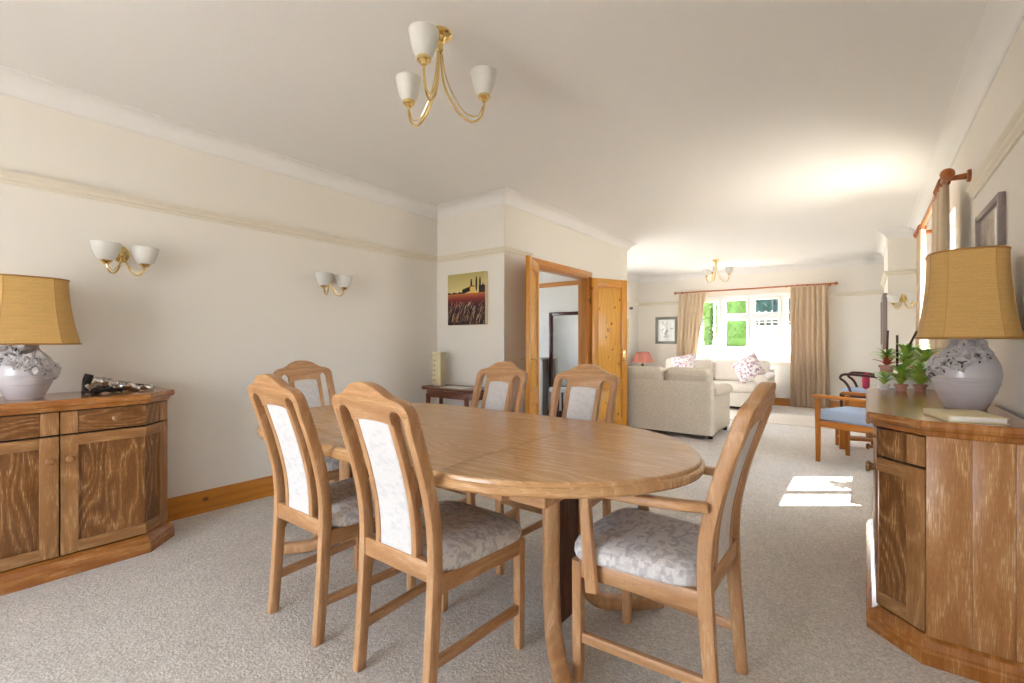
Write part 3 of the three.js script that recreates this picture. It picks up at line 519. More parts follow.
// silvery reclining figurine
{
  const t = thing('figurine', 'dark silvered reclining figurine lying on the left sideboard', 'figurine', [-3.36, TOPY, -0.735], 0);
  t.scale.set(1, 1.05, 0.82);
  const n3 = (x, y, z) => vn(x * 60, y * 60 + z * 37, 512, 512, 201) - 0.5;
  const lump = (pts, rad, amp) => { const r = sweep(pts, circ(1, 18), V(1, 0, 0), k => { const q = rad(k); return [q[0], q[1]]; }); const p = r.attributes.position; for (let i = 0; i < p.count; i++) { const x = p.getX(i), y = p.getY(i), z = p.getZ(i), d = n3(x, y, z) * amp; p.setXYZ(i, x + d, Math.max(0, y + d * 0.8), z + d * 0.6); } return r; };
  // body lies along z: block and torso towards camera end, legs and drapery tapering away
  mk('plinth_block', lump(curve([[0, 0.0, 0.155], [0.0, 0.04, 0.152], [0, 0.085, 0.145], [0, 0.1, 0.14]], 12), k => [0.032, 0.026], 0.016), M.bronzeDark, t, { crease: 0.6 });
  mk('torso', lump(curve([[0, 0.02, 0.15], [0, 0.05, 0.11], [0, 0.045, 0.05], [0, 0.035, 0.0]], 18), k => [0.04 - 0.01 * k, 0.036 - 0.008 * k], 0.02), M.silver, t, { crease: 0.6 });
  mk('drapery', lump(curve([[0.01, 0.03, 0.03], [0.01, 0.034, -0.03], [0, 0.022, -0.1], [0, 0.014, -0.17], [0, 0.012, -0.21]], 24), k => [0.036 - 0.022 * k, 0.032 - 0.022 * k], 0.018), M.silver, t, { crease: 0.6 });
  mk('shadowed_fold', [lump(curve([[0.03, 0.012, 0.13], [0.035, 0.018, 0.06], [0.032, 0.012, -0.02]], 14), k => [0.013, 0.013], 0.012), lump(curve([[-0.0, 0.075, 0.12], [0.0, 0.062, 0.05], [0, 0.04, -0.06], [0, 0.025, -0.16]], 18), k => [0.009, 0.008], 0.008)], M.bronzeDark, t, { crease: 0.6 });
}
// books beside the right lamp
{
  const t = thing('book', 'pale hardback book lying on the right sideboard beside the lamp', 'book', [0.285, TOPY, -2.36], 0.25);
  mk('cover', [bbox(-0.08, 0.08, 0, 0.003, -0.105, 0.105, 0.001), bbox(-0.08, 0.08, 0.019, 0.022, -0.105, 0.105, 0.001), bbox(-0.083, -0.078, 0, 0.022, -0.105, 0.105, 0.002)], M.candle, t); mk('pages', bbox(-0.076, 0.076, 0.003, 0.019, -0.1, 0.1, 0.001), M.paper, t);
}

/* ================= LIGHT FITTINGS ================= */
const bowl = (r0, r1, h, e) => { const o = []; for (let i = 0; i <= 10; i++) { const k = i / 10; o.push([mix(r0, r1, Math.pow(k, e)), h * k]); } for (let i = 10; i >= 0; i--) { const k = i / 10; o.push([mix(r0, r1, Math.pow(k, e)) - 0.003, h * k + (i ? 0 : 0.003)]); } return o; };
function ceilingLight(label, x, z, turn) {
  const t = thing('ceiling_light', label, 'ceiling light', [x, H, z], turn, 'three-arm brass ceiling lights');
  mk('ceiling_rose', lathe([[0, 0], [0.056, 0], [0.058, -0.006], [0.05, -0.016], [0.034, -0.024], [0.026, -0.036], [0.018, -0.044], [0.017, -0.075], [0.01, -0.085], [0, -0.086]], 24), M.brass, t, { crease: 0.5 });
  for (let i = 0; i < 3; i++) {
    const a = part('arm', t); a.rotation.y = i * 2 * Math.PI / 3;
    mk('arm_tube', tube([[0.008, -0.07, 0], [0.012, -0.16, 0], [0.03, -0.25, 0], [0.085, -0.335, 0], [0.15, -0.372, 0], [0.195, -0.345, 0], [0.212, -0.29, 0], [0.213, -0.262, 0]], 0.0055, 40, 8), M.brass, a);
    mk('arm_wire', tube([[0.014, -0.09, 0], [0.028, -0.18, 0], [0.07, -0.275, 0], [0.13, -0.34, 0], [0.18, -0.34, 0], [0.205, -0.29, 0]], 0.0028, 32, 6), M.brass, a);
    mk('cup', lathe([[0, -0.268], [0.012, -0.266], [0.02, -0.255], [0.028, -0.25], [0.03, -0.238], [0.022, -0.232], [0, -0.23]], 18).translate(0.213, 0, 0), M.brass, a);
    mk('glass_shade', lathe(bowl(0.026, 0.062, 0.108, 0.5), 28).translate(0.213, -0.238, 0), M.glassShade, a, { crease: 0.6, label: 'frosted glass tulip shade' });
  }
  return t;
}
const ang = Math.atan2(-0.188, 0.105);
const cl = ceilingLight('three-arm brass ceiling light with frosted shades above the dining table', -1.535, -1.474, ang);
copy(cl, 'three-arm brass ceiling light with frosted shades above the sofas', [-2.02, H, -8.35], 0.5);
function wallLight(label, [x, y, z], turn) { // faces local +z
  const t = thing('wall_light', label, 'wall light', [x, y, z], turn, 'twin-arm brass wall lights');
  const bp = lathe([[0, 0.022], [0.02, 0.021], [0.036, 0.014], [0.042, 0.004], [0.042, 0]], 20); bp.rotateX(Math.PI / 2); bp.scale(1, 1.25, 1);
  mk('back_plate', bp, M.brass, t); mk('boss', new THREE.SphereGeometry(0.014, 12, 8).translate(0, -0.01, 0.03), M.brass, t);
  for (const s of [-1, 1]) {
    const a = part('arm', t);
    mk('arm_tube', tube([[0, -0.012, 0.025], [s * 0.012, -0.05, 0.05], [s * 0.03, -0.105, 0.075], [s * 0.055, -0.13, 0.095], [s * 0.08, -0.115, 0.11], [s * 0.088, -0.078, 0.115]], 0.0048, 28, 8), M.brass, a);
    mk('arm_wire', tube([[0, -0.02, 0.03], [s * 0.03, -0.085, 0.072], [s * 0.06, -0.112, 0.098], [s * 0.082, -0.085, 0.112]], 0.0024, 20, 6), M.brass, a);
    mk('cup', lathe([[0, -0.085], [0.012, -0.082], [0.026, -0.068], [0.03, -0.06], [0.02, -0.056], [0, -0.055]], 16).translate(s * 0.09, 0, 0.115), M.brass, a);
    mk('glass_shade', lathe(bowl(0.026, 0.07, 0.1, 0.5), 28).translate(s * 0.09, -0.062, 0.115), M.glassShade, a, { crease: 0.6, label: 'frosted glass bowl' });
  }
  return t;
}
const wl = wallLight('twin brass wall light with frosted bowls above the left sideboard', [XL, 1.68, -0.80], Math.PI / 2);
copy(wl, 'twin brass wall light with frosted bowls on the left wall, nearer the corner', [XL, 1.665, -2.14], Math.PI / 2);
copy(wl, 'twin brass wall light with frosted bowls on the chimney breast end', [0.36, 1.69, CZ0], 0);
tag(mk('wall_hook', [new THREE.CylinderGeometry(0.022, 0.026, 0.012, 14).rotateZ(Math.PI / 2).translate(XF + 0.006, 1.86, -9.25), new THREE.SphereGeometry(0.026, 12, 8).translate(XF + 0.045, 1.86, -9.25), new THREE.CylinderGeometry(0.008, 0.008, 0.04, 8).rotateZ(Math.PI / 2).translate(XF + 0.025, 1.86, -9.25)], M.stem), 'small dark knob hook high on the far left wall past the pine door', 'hook');

/* ================= CORNER: CONSOLE TABLE, CANVAS ================= */
{
  const t = thing('console_table', 'small dark wood console table with canted corners below the canvas', 'table', [-3.1, 0, -3.19]);
  const pl = (o) => [[-0.39 - o, -0.18 - o], [-0.39 - o, 0.08 + o * 0.4], [-0.27 - o * 0.4, 0.18 + o], [0.27 + o * 0.4, 0.18 + o], [0.39 + o, 0.08 + o * 0.4], [0.39 + o, -0.18 - o]];
  mk('table_top', loft([[-0.01, 0.70], [0, 0.705], [0, 0.715], [-0.008, 0.724]].map(([o, y]) => pl(o).map(([x, z]) => V(x, y, z)))), M.walnut, t, { grain: 'x', crease: 0.3 });
  mk('apron', prism(pl(-0.05), 0.63, 0.702), M.walnut, t, { grain: 'x' });
  for (const [x, z] of [[-0.33, -0.13], [0.33, -0.13], [-0.25, 0.12], [0.25, 0.12]]) mk('leg', sweep([V(x, 0, z), V(x, 0.35, z), V(x, 0.66, z)], rrect(0.034, 0.034, 0.005), XA, k => [0.6 + 0.4 * k, 0.6 + 0.4 * k]), M.walnut, t);
  const cd = thing('carved_candle', 'tall square cream carved candle block on the console table', 'candle', [-3.355, 0.724, -3.22], 0.2);
  mk('block', bbox(-0.045, 0.045, 0, 0.32, -0.045, 0.045, 0.004), M.candle, cd); mk('cap', bbox(-0.05, 0.05, 0.305, 0.33, -0.05, 0.05, 0.004), M.candle, cd);
  for (let i = 0; i < 6; i++) mk('notch_ridge', bbox(-0.058, -0.04, 0.02 + i * 0.048, 0.045 + i * 0.048, -0.05, 0.05, 0.004), M.candle, cd);
  for (let i = 0; i < 5; i++) mk('carved_hole', bbox(-0.03, -0.018, 0.05 + i * 0.048, 0.062 + i * 0.048, 0.042, 0.0465, 0.001), M.stem, cd);
  tag(mk('paper_sheet', bbox(-3.2, -2.93, 0.7245, 0.727, -3.27, -3.08, 0.0008), M.paper), 'white sheets of paper lying on the console table', 'paper');
}
function canvasTex(w, h, draw) { const c = document.createElement('canvas'); c.width = w; c.height = h; draw(c.getContext('2d'), w, h); const t = new THREE.CanvasTexture(c); t.colorSpace = THREE.SRGBColorSpace; return t; }
function printed(name, w, h, t, parent) { // flat printed face, uv 0..1, facing +z
  const g = new THREE.PlaneGeometry(w, h), m = new THREE.Mesh(g, std({ map: t, roughness: 0.8 })); m.name = name; m.receiveShadow = m.castShadow = true; parent.add(m); return m;
}
{
  const t = thing('canvas_painting', 'square canvas of a sunset field with cypress trees above the console table', 'painting', [-3.125, 1.575, ZS], 0);
  mk('stretcher', bbox(-0.25, 0.25, -0.255, 0.255, 0.002, 0.042, 0.003), M.candle, t);
  const art = canvasTex(512, 512, (x, w, h) => {
    const sky_ = x.createLinearGradient(0, 0, 0, 230); sky_.addColorStop(0, '#b9a868'); sky_.addColorStop(1, '#eddc9c'); x.fillStyle = sky_; x.fillRect(0, 0, w, 230);
    x.fillStyle = '#2a2014'; for (let i = 0; i < 9; i++) { x.beginPath(); x.ellipse(10 + i * 26, 196 + (i % 3) * 5, 22, 14, 0, 0, 7); x.fill(); } for (let i = 0; i < 5; i++) { x.beginPath(); x.ellipse(230 + i * 26, 178 - i * 6, 26, 24, 0, 0, 7); x.fill(); }
    for (const [cx, cy, hh] of [[330, 60, 120], [398, 40, 150], [446, 46, 140], [484, 110, 90]]) { x.beginPath(); x.ellipse(cx, cy + hh / 2, 12, hh / 2, 0, 0, 7); x.fill(); }
    x.fillRect(430, 130, 82, 70); x.fillStyle = '#e8c468'; x.fillRect(312, 138, 62, 64); x.fillStyle = '#8a5a2c'; x.fillRect(308, 128, 70, 12);
    const f = x.createLinearGradient(0, 200, 0, 330); f.addColorStop(0, '#c87a3c'); f.addColorStop(0.4, '#8c3432'); f.addColorStop(1, '#3a1820'); x.fillStyle = f; x.fillRect(0, 200, w, 140); x.fillStyle = '#2a1620'; x.fillRect(0, 330, w, 182);
    for (let i = 0; i < 240; i++) { const px = rnd() * w, py = 300 + rnd() * 210, l = 30 + rnd() * 60; x.strokeStyle = ['#c89a6c', '#7a4a44', '#e2c494', '#4a2430', '#100a0c'][i % 5]; x.lineWidth = 2 + rnd() * 3; x.beginPath(); x.moveTo(px, py + l * 0.6); x.quadraticCurveTo(px + 10, py, px + 24, py - l * 0.4); x.stroke(); }
  });
  printed('painted_face', 0.496, 0.506, art, t).position.set(0, 0, 0.0432);
}
function framed(name, label, cat, pos, turn, w, h, fw, mat, art) {
  const t = thing(name, label, cat, pos, turn);
  for (const s of [-1, 1]) { mk('frame_bar', bbox(Math.min(s * w / 2, s * (w / 2 - fw)), Math.max(s * w / 2, s * (w / 2 - fw)), -h / 2, h / 2, 0.001, 0.026, 0.004), mat, t); mk('frame_bar', bbox(-w / 2 + fw, w / 2 - fw, Math.min(s * h / 2, s * (h / 2 - fw)), Math.max(s * h / 2, s * (h / 2 - fw)), 0.001, 0.025, 0.004), mat, t, { grain: 'x' }); }
  mk('backing', bbox(-w / 2 + fw * 0.5, w / 2 - fw * 0.5, -h / 2 + fw * 0.5, h / 2 - fw * 0.5, 0.001, 0.008, 0), M.paper, t);
  if (art) printed('print', w - 2 * fw, h - 2 * fw, art, t).position.set(0, 0, 0.0092);
  mk('glazing', bbox(-w / 2 + fw, w / 2 - fw, -h / 2 + fw, h / 2 - fw, 0.012, 0.014, 0), M.pane, t);
  return t;
}
const sketch = (bg, inks, n) => canvasTex(256, 320, (x, w, h) => { x.fillStyle = bg; x.fillRect(0, 0, w, h); for (let i = 0; i < n; i++) { x.fillStyle = inks[i % inks.length]; x.globalAlpha = 0.55; x.beginPath(); x.ellipse(40 + rnd() * (w - 80), 40 + rnd() * (h - 80), 4 + rnd() * 16, 6 + rnd() * 30, rnd() * 3, 0, 7); x.fill(); } });
framed('framed_print', 'grey-framed botanical sketch on the far wall left of the curtains', 'picture', [-3.32, 1.40, ZF], 0, 0.46, 0.56, 0.055, M.greyFrame, sketch('#e9ebe6', ['#c7cfd2', '#9aa8a4', '#dcd6c8', '#7d8a86'], 26));
framed('framed_print', 'mauve-framed print with wide mount on the right wall above the lamp', 'picture', [XR, 1.61, -3.28], -Math.PI / 2, 0.56, 0.44, 0.03, M.mauveFrame, sketch('#dcdad2', ['#b8bcb8', '#a4a89c', '#c8c0b0', '#8a8c88'], 22));
framed('framed_print', 'pale cream picture on the far left wall just past the pine door', 'picture', [XF, 1.38, -8.9], Math.PI / 2, 0.5, 0.56, 0.03, M.candle, sketch('#ece6cc', ['#e0d8b8', '#d8d4c0'], 12));
{ // tall mirror over the fireplace, seen on its edge
  const t = thing('mirror', 'dark-framed mirror over the fireplace seen edge on', 'mirror', [CX, 1.42, -8.1], -Math.PI / 2);
  mk('frame', [bbox(-0.5, -0.44, -0.36, 0.36, 0, 0.05, 0.008), bbox(0.44, 0.5, -0.36, 0.36, 0, 0.05, 0.008), bbox(-0.44, 0.44, 0.3, 0.36, 0, 0.05, 0.008), bbox(-0.44, 0.44, -0.36, -0.3, 0, 0.05, 0.008)], M.mauveFrame, t); mk('mirror_glass', bbox(-0.45, 0.45, -0.31, 0.31, 0.004, 0.012, 0), M.mirror, t);
}

/* ================= CURTAINS ================= */
// a gathered curtain along local x, hanging from y1 to y0, with thickness
function curtainGeo(w, y0, y1, folds, depth, seedK, tieX = 0) {
  const N = folds * 14, rows = 14, P = (i, j, off) => {
    const u = i / N, v = j / rows, pinch = Math.pow(1 - v, 6); // v: 0 top
    const ph = u * folds * 2 * Math.PI + 0.5 * Math.sin(u * 17 + seedK) + v * 0.6 * Math.sin(u * 9 + seedK);
    const d = depth * (0.45 + 0.55 * v + 0.0 * pinch) * (0.75 + 0.25 * Math.sin(u * 23 + seedK * 2));
    const x = (u - 0.5) * w * (1 + (tieX ? -0.45 : 0.04) * v) + 0.012 * Math.cos(ph) * v + tieX * v, z = d * Math.sin(ph) + 0.25 * d * Math.sin(2 * ph + 1) + off;
    return V(x, mix(y1, y0, v), z);
  };
  const rings = []; for (let j = 0; j <= rows; j++) { const r = []; for (let i = 0; i <= N; i++) r.push(P(i, j, 0.003)); for (let i = N; i >= 0; i--) r.push(P(i, j, -0.003)); rings.push(r); }
  return loft(rings, false, false);
}
function curtainUV(m, w, folds) { // stripes follow the cloth's own width
  const p = m.geometry.attributes.position, uv = m.geometry.attributes.uv; for (let i = 0; i < p.count; i++) uv.setXY(i, (p.getX(i) / w + 0.5) * w * 2.2, p.getY(i)); return m;
}
function curtain(label, pos, turn, w, y0, y1, folds, depth, k, tie = 0) {
  const m = mk('curtain', curtainGeo(w, y0, y1, folds, depth, k, tie), M.curtain, null, { crease: 1.2 }); curtainUV(m, w, folds); m.position.set(...pos); m.rotation.y = turn; return tag(m, label, 'curtain');
}
function pole(label, pos, turn, len, r, rings) {
  const t = thing('curtain_pole', label, 'curtain pole', pos, turn);
  mk('rod', new THREE.CylinderGeometry(r, r, len, 14).rotateZ(Math.PI / 2), M.rodWood, t, { grain: 'x' });
  for (const s of [-1, 1]) {
    const f = lathe([[0, 0.0], [r * 1.0, 0], [r * 1.3, r * 0.4], [r * 1.0, r * 0.9], [r * 1.7, r * 1.6], [r * 2.0, r * 2.8], [r * 1.6, r * 4], [r * 0.8, r * 4.8], [0, r * 5]], 16); f.rotateZ(-Math.PI / 2); if (s < 0) f.scale(-1, 1, 1); f.translate(s * len / 2, 0, 0); mk('finial', f, M.rodWood, t);
    const b = new THREE.CylinderGeometry(r * 0.8, r * 1.1, 0.1, 12).rotateX(Math.PI / 2).translate(s * (len / 2 - 0.06), -0.0, -0.06), c = new THREE.CylinderGeometry(r * 2, r * 2.2, 0.016, 14).rotateX(Math.PI / 2).translate(s * (len / 2 - 0.06), 0, -0.106); mk('bracket', [b, c], M.rodWood, t);
  }
  for (const x of rings) mk('ring', new THREE.TorusGeometry(r * 1.5, r * 0.32, 8, 18).rotateY(Math.PI / 2 + 0.2).translate(x, -r * 0.4, 0), M.rodWood, t);
  return t;
}
pole('reddish wooden curtain pole above the far window', [-1.75, 2.15, ZF + 0.115], 0, 2.62, 0.014, [-1.2, -1.13, -1.06, -0.99, -0.92, -0.85, 0.62, 0.7, 0.78, 0.86, 0.94, 1.02, 1.1, 1.2]);
curtain('long beige striped curtain left of the far window, swept aside behind the sofa', [-2.76, 0, ZF + 0.13], 0, 0.52, 0.03, 2.125, 6, 0.045, 1, -0.2);
curtain('long beige striped curtain right of the far window, reaching the floor', [-0.79, 0, ZF + 0.13], 0, 0.56, 0.02, 2.125, 7, 0.05, 2.4);
pole('reddish wooden curtain pole on the right wall above the side window', [XR - 0.115, 2.15, -4.75], -Math.PI / 2, 1.86, 0.018, [-0.86, -0.8, -0.74, -0.68, -0.6, 0.6, 0.66, 0.72, 0.78, 0.84]);
curtain('beige striped curtain at the near end of the side window, behind the lamp', [XR - 0.115, 0, -4.12], -Math.PI / 2, 0.48, 0.02, 2.12, 5, 0.045, 3.1);
curtain('beige striped curtain at the far end of the side window', [XR - 0.115, 0, -5.46], -Math.PI / 2, 0.34, 0.02, 2.12, 5, 0.045, 4.2);

/* ================= SOFAS ================= */
function pad(w, h, d, r, bulge, x, y, z) { // puffed cushion block
  const g = new RoundedBoxGeometry(w, h, d, 5, r), p = g.attributes.position;
  for (let i = 0; i < p.count; i++) { const a = p.getX(i) / (w / 2), b = p.getY(i) / (h / 2), c = p.getZ(i) / (d / 2), k = bulge; p.setXYZ(i, p.getX(i) * (1 + k * 0.15 * (1 - b * b) * (1 - c * c)), p.getY(i) * (1 + k * (1 - a * a) * (1 - c * c)), p.getZ(i) * (1 + k * 0.5 * (1 - a * a) * (1 - b * b))); }
  g.translate(x, y + h / 2, z); return g;
}
function sofa(label, pos, turn, w, mat) { // faces local +z
  const t = thing('sofa', label, 'sofa', pos, turn), aw = 0.17;
  mk('base', bbox(-w / 2 + 0.08, w / 2 - 0.08, 0.06, 0.30, -0.40, 0.40, 0.02), mat, t);
  mk('back', sweep([V(0, 0.06, -0.42), V(0, 0.4, -0.43), V(0, 0.62, -0.445), V(0, 0.68, -0.44)], rrect(w - 0.03, 0.16, 0.03, 3), V(1, 0, 0)), mat, t);
  for (const s of [-1, 1]) {
    const a = part('arm', t), x = s * (w / 2 - aw / 2);
    mk('arm_side', bbox(x - aw / 2 + 0.02, x + aw / 2 - 0.02, 0.06, 0.52, -0.42, 0.42, 0.02), mat, a);
    const roll = sweep(curve([[x, 0.56, -0.40], [x, 0.545, 0], [x, 0.54, 0.43]], 6), circ(1, 20), V(1, 0, 0), () => [aw / 2 + 0.012, 0.075]); mk('arm_roll', roll, mat, a);
    mk('arm_front', new THREE.CylinderGeometry(0.07, 0.07, 0.014, 20).rotateX(Math.PI / 2).translate(x, 0.54, 0.432), mat, a);
  }
  const iw = (w - 2 * aw) / 2, bw = w / 2 - 0.06;
  for (const s of [-1, 1]) { mk('seat_cushion', pad(iw - 0.004, 0.15, 0.66, 0.05, 0.06, s * iw / 2, 0.3, 0.1), mat, t); mk('back_cushion', moved(pad(bw - 0.006, 0.40, 0.19, 0.07, 0.1, 0, 0, 0).rotateX(-0.14), s * bw / 2, 0.43, -0.26), mat, t); }
  for (const [sx, sz] of [[-1, 1], [1, 1], [-1, -1], [1, -1]]) mk('foot', sweep([V(sx * (w / 2 - 0.07), 0, sz * 0.36), V(sx * (w / 2 - 0.07), 0.09, sz * 0.36)], rrect(0.06, 0.06, 0.008), XA, k => [0.75 + 0.25 * k, 0.75 + 0.25 * k]), M.mahogany, t);
  return t;
}
sofa('large beige linen sofa seen from behind beside the pine door', [-2.03, 0, -6.20], Math.PI, 1.25, M.linen);
sofa('cream two-seat sofa under the far window', [-2.26, 0, -8.96], 0, 1.95, M.cream);
function cushion(label, pos, rot, s = 0.42) {
  const N = 14, f = (i, j, sg) => { const a = i / N * 2 - 1, b = j / N * 2 - 1, h = 0.085 * Math.pow((1 - a * a) * (1 - b * b), 0.42), k = 1 - 0.07 * (Math.cos(a * Math.PI / 2) ** 2) * Math.abs(b) - 0.0; return V(a * s / 2 * (1 - 0.06 * (1 - b * b)), b * s / 2 * (1 - 0.06 * (1 - a * a)), sg * h); };
  const o = []; for (const sg of [-1, 1]) for (let i = 0; i < N; i++) for (let j = 0; j < N; j++) { const q = [f(i, j, sg), f(i + 1, j, sg), f(i + 1, j + 1, sg), f(i, j + 1, sg)]; const T_ = sg > 0 ? [0, 1, 2, 0, 2, 3] : [0, 2, 1, 0, 3, 2]; T_.forEach(k => o.push(q[k].x, q[k].y, q[k].z)); }
  const m = mk('cushion', raw(o), M.floral, null, { crease: 1.0, grain: 'x' }); m.position.set(...pos); m.rotation.set(...rot); return tag(m, label, 'cushion');
}
cushion('lilac floral scatter cushion leaning in the right corner of the cream sofa', [-1.60, 0.70, -8.76], [-0.35, -0.2, 0.5], 0.44);
cushion('lilac floral scatter cushion showing over the left of the beige sofa back', [-2.72, 0.70, -8.9], [-0.3, 0.1, 0.2], 0.44);

/* ================= FAR ROOM ================= */
{ // radiator
  const t = thing('radiator', 'white panel radiator under the far window', 'radiator', [-1.35, 0, ZF], 0);
  mk('panel_back', bbox(-0.8, 0.8, 0.14, 0.72, 0.03, 0.05, 0.004), M.white, t);
  for (let i = 0; i < 40; i++) mk('fin', bbox(-0.795 + i * 0.04, -0.765 + i * 0.04, 0.15, 0.71, 0.05, 0.062, 0.004), M.white, t);
  mk('valve_pipe', tube([[0.82, 0.0, 0.04], [0.82, 0.16, 0.04], [0.78, 0.18, 0.04]], 0.008), M.white, t);
}
tag(mk('rug', bbox(-2.1, -0.36, 0.001, 0.012, -8.5, -7.45, 0.004), M.rug, null, { grain: 'x' }), 'cream rug on the carpet in front of the cream sofa', 'rug');
{ // pink lamp on a small table
  const tb = thing('side_table', 'small round wooden side table in the far left corner holding the pink lamp', 'table', [-3.68, 0, -9.3]);
  mk('table_top', new THREE.CylinderGeometry(0.2, 0.19, 0.02, 28).translate(0, 0.49, 0), M.mahogany, tb, { grain: 'x' }); mk('column', lathe([[0, 0.48], [0.02, 0.48], [0.016, 0.4], [0.03, 0.3], [0.018, 0.2], [0.03, 0.1], [0, 0.1]], 14), M.mahogany, tb);
  for (let i = 0; i < 3; i++) { const a = i * 2.094; mk('foot', sweep(curve([[0, 0.12, 0], [Math.cos(a) * 0.1, 0.08, Math.sin(a) * 0.1], [Math.cos(a) * 0.18, 0.012, Math.sin(a) * 0.18]], 8), rrect(0.024, 0.024, 0.005), V(-Math.sin(a), 0, Math.cos(a))), M.mahogany, tb); }
  const l = thing('table_lamp', 'small table lamp with pleated pink shade in the far left corner', 'lamp', [-3.68, 0.5, -9.3]);
  mk('base', lathe([[0, 0], [0.05, 0], [0.05, 0.012], [0.022, 0.03], [0.018, 0.06], [0.036, 0.11], [0.04, 0.15], [0.02, 0.2], [0.01, 0.22], [0.01, 0.3], [0, 0.3]], 20), M.silver, l);
  const pl = []; for (const [r, y] of [[0.235, 0.235], [0.18, 0.34], [0.135, 0.45]]) pl.push(Array.from({ length: 72 }, (_, i) => { const a = i / 72 * 2 * Math.PI, q = r * (i % 2 ? 0.975 : 1); return V(Math.cos(a) * q, y, Math.sin(a) * q); }));
  mk('shade', loft([...pl, ...pl.map(r => r.map(p => V(p.x * 0.97, p.y, p.z * 0.97))).reverse(), pl[0]], false, false), M.pinkShade, l, { crease: 0.2 });
}
// oak armchair with blue seat
function blueChair() {
  const t = thing('armchair', 'light oak armchair with pale blue seat by the side window', 'chair', [-0.05, 0, -5.50], 0);
  const d = V(-0.902, 0, -0.431); t.rotation.y = Math.atan2(d.x, d.z);
  const w = 0.255;
  for (const s of [-1, 1]) {
    mk('front_post', sweep([V(s * w, 0, 0.23), V(s * w, 0.3, 0.232), V(s * w, 0.61, 0.235)], rrect(0.042, 0.042, 0.008), XA, k => [0.8 + 0.2 * k, 0.8 + 0.2 * k]), M.orangeOak, t);
    mk('back_post', sweep(curve([[s * w * 0.9, 0, -0.29], [s * w * 0.9, 0.3, -0.25], [s * w * 0.9, 0.55, -0.26], [s * w * 0.9, 0.78, -0.32]], 12), rrect(0.036, 0.04, 0.007), XA), M.orangeOak, t);
    mk('arm', sweep(curve([[s * w, 0.632, 0.28], [s * (w + 0.01), 0.632, 0.1], [s * w, 0.625, -0.1], [s * w * 0.92, 0.62, -0.27]], 14), rrect(0.055, 0.03, 0.01, 3), XA), M.orangeOak, t, { grain: 'z' });
    mk('seat_rail', bbox(Math.min(s * (w - 0.012), s * (w + 0.012)), Math.max(s * (w - 0.012), s * (w + 0.012)), 0.34, 0.40, -0.25, 0.22), M.orangeOak, t, { grain: 'z' });
  }
  mk('seat_rail', bbox(-w, w, 0.34, 0.4, 0.21, 0.235), M.orangeOak, t, { grain: 'x' });
  mk('seat', pad(0.5, 0.12, 0.5, 0.045, 0.08, 0, 0.385, 0), M.blueCloth, t);
  mk('back_rail', bbox(-w * 0.9, w * 0.9, 0.70, 0.77, -0.325, -0.30), M.orangeOak, t, { grain: 'x' });
  for (let i = -2; i <= 2; i++) mk('back_slat', sweep(curve([[i * 0.07, 0.42, -0.25], [i * 0.07, 0.56, -0.262], [i * 0.07, 0.71, -0.31]], 8), rrect(0.03, 0.012, 0.003), XA), M.orangeOak, t);
}
blueChair();
{ // low oak stool beyond the blue chair
  const t = thing('stool', 'low light oak stool behind the blue-seated armchair', 'stool', [-0.07, 0, -6.28], 0.2);
  mk('stool_top', bbox(-0.2, 0.2, 0.30, 0.33, -0.15, 0.15, 0.006), M.orangeOak, t, { grain: 'x' }); for (const [x, z] of [[-0.16, 0.11], [0.16, 0.11], [-0.16, -0.11], [0.16, -0.11]]) mk('leg', bbox(x - 0.025, x + 0.025, 0, 0.3, z - 0.025, z + 0.025, 0.004), M.orangeOak, t); mk('shelf', bbox(-0.17, 0.17, 0.1, 0.115, -0.12, 0.12), M.orangeOak, t, { grain: 'x' });
}
{ // mahogany carver with scrolled arms
  const t = thing('carver_chair', 'dark mahogany carver with scrolled arms and pale blue seat near the chimney breast', 'chair', [-0.03, 0, -8.02], -Math.PI / 2 - 0.15);
  for (const s of [-1, 1]) {
    mk('front_leg', sweep(curve([[s * 0.22, 0, 0.25], [s * 0.215, 0.2, 0.21], [s * 0.22, 0.44, 0.21]], 10), rrect(0.036, 0.036, 0.008), XA, k => [0.7 + 0.4 * k, 0.7 + 0.4 * k]), M.mahogany, t);
    mk('back_leg', sweep(curve([[s * 0.2, 0, -0.28], [s * 0.2, 0.45, -0.21], [s * 0.21, 0.7, -0.24], [s * 0.22, 0.92, -0.31]], 14), rrect(0.034, 0.036, 0.008), XA), M.mahogany, t);
    mk('arm', tube([[s * 0.21, 0.69, -0.23], [s * 0.25, 0.70, -0.1], [s * 0.27, 0.715, 0.1], [s * 0.27, 0.705, 0.19], [s * 0.265, 0.66, 0.215], [s * 0.26, 0.62, 0.17], [s * 0.25, 0.56, 0.13], [s * 0.23, 0.47, 0.1]], 0.017, 40, 10), M.mahogany, t);
    mk('seat_rail', bbox(Math.min(s * 0.2, s * 0.235), Math.max(s * 0.2, s * 0.235), 0.40, 0.455, -0.22, 0.22), M.mahogany, t);
  }
  mk('seat_rail', bbox(-0.23, 0.23, 0.4, 0.455, 0.2, 0.225), M.mahogany, t, { grain: 'x' }); mk('seat', pad(0.43, 0.06, 0.43, 0.025, 0.1, 0, 0.45, 0), M.blueCloth, t); mk('crest_rail', bbox(-0.24, 0.24, 0.86, 0.93, -0.31, -0.285, 0.01), M.mahogany, t); mk('splat', sweep(curve([[0, 0.45, -0.21], [0, 0.7, -0.24], [0, 0.88, -0.295]], 8), rrect(0.13, 0.014, 0.004), XA), M.mahogany, t);
  const cu = mk('cushion', pad(0.15, 0.2, 0.07, 0.03, 0.15, 0, 0, 0), M.redCloth, null, { crease: 1.2 }); cu.position.set(0.0, 0.52, -8.02); cu.rotation.set(0, -Math.PI / 2 - 0.15, 0); tag(cu, 'small crimson cushion on the mahogany carver', 'cushion');
}

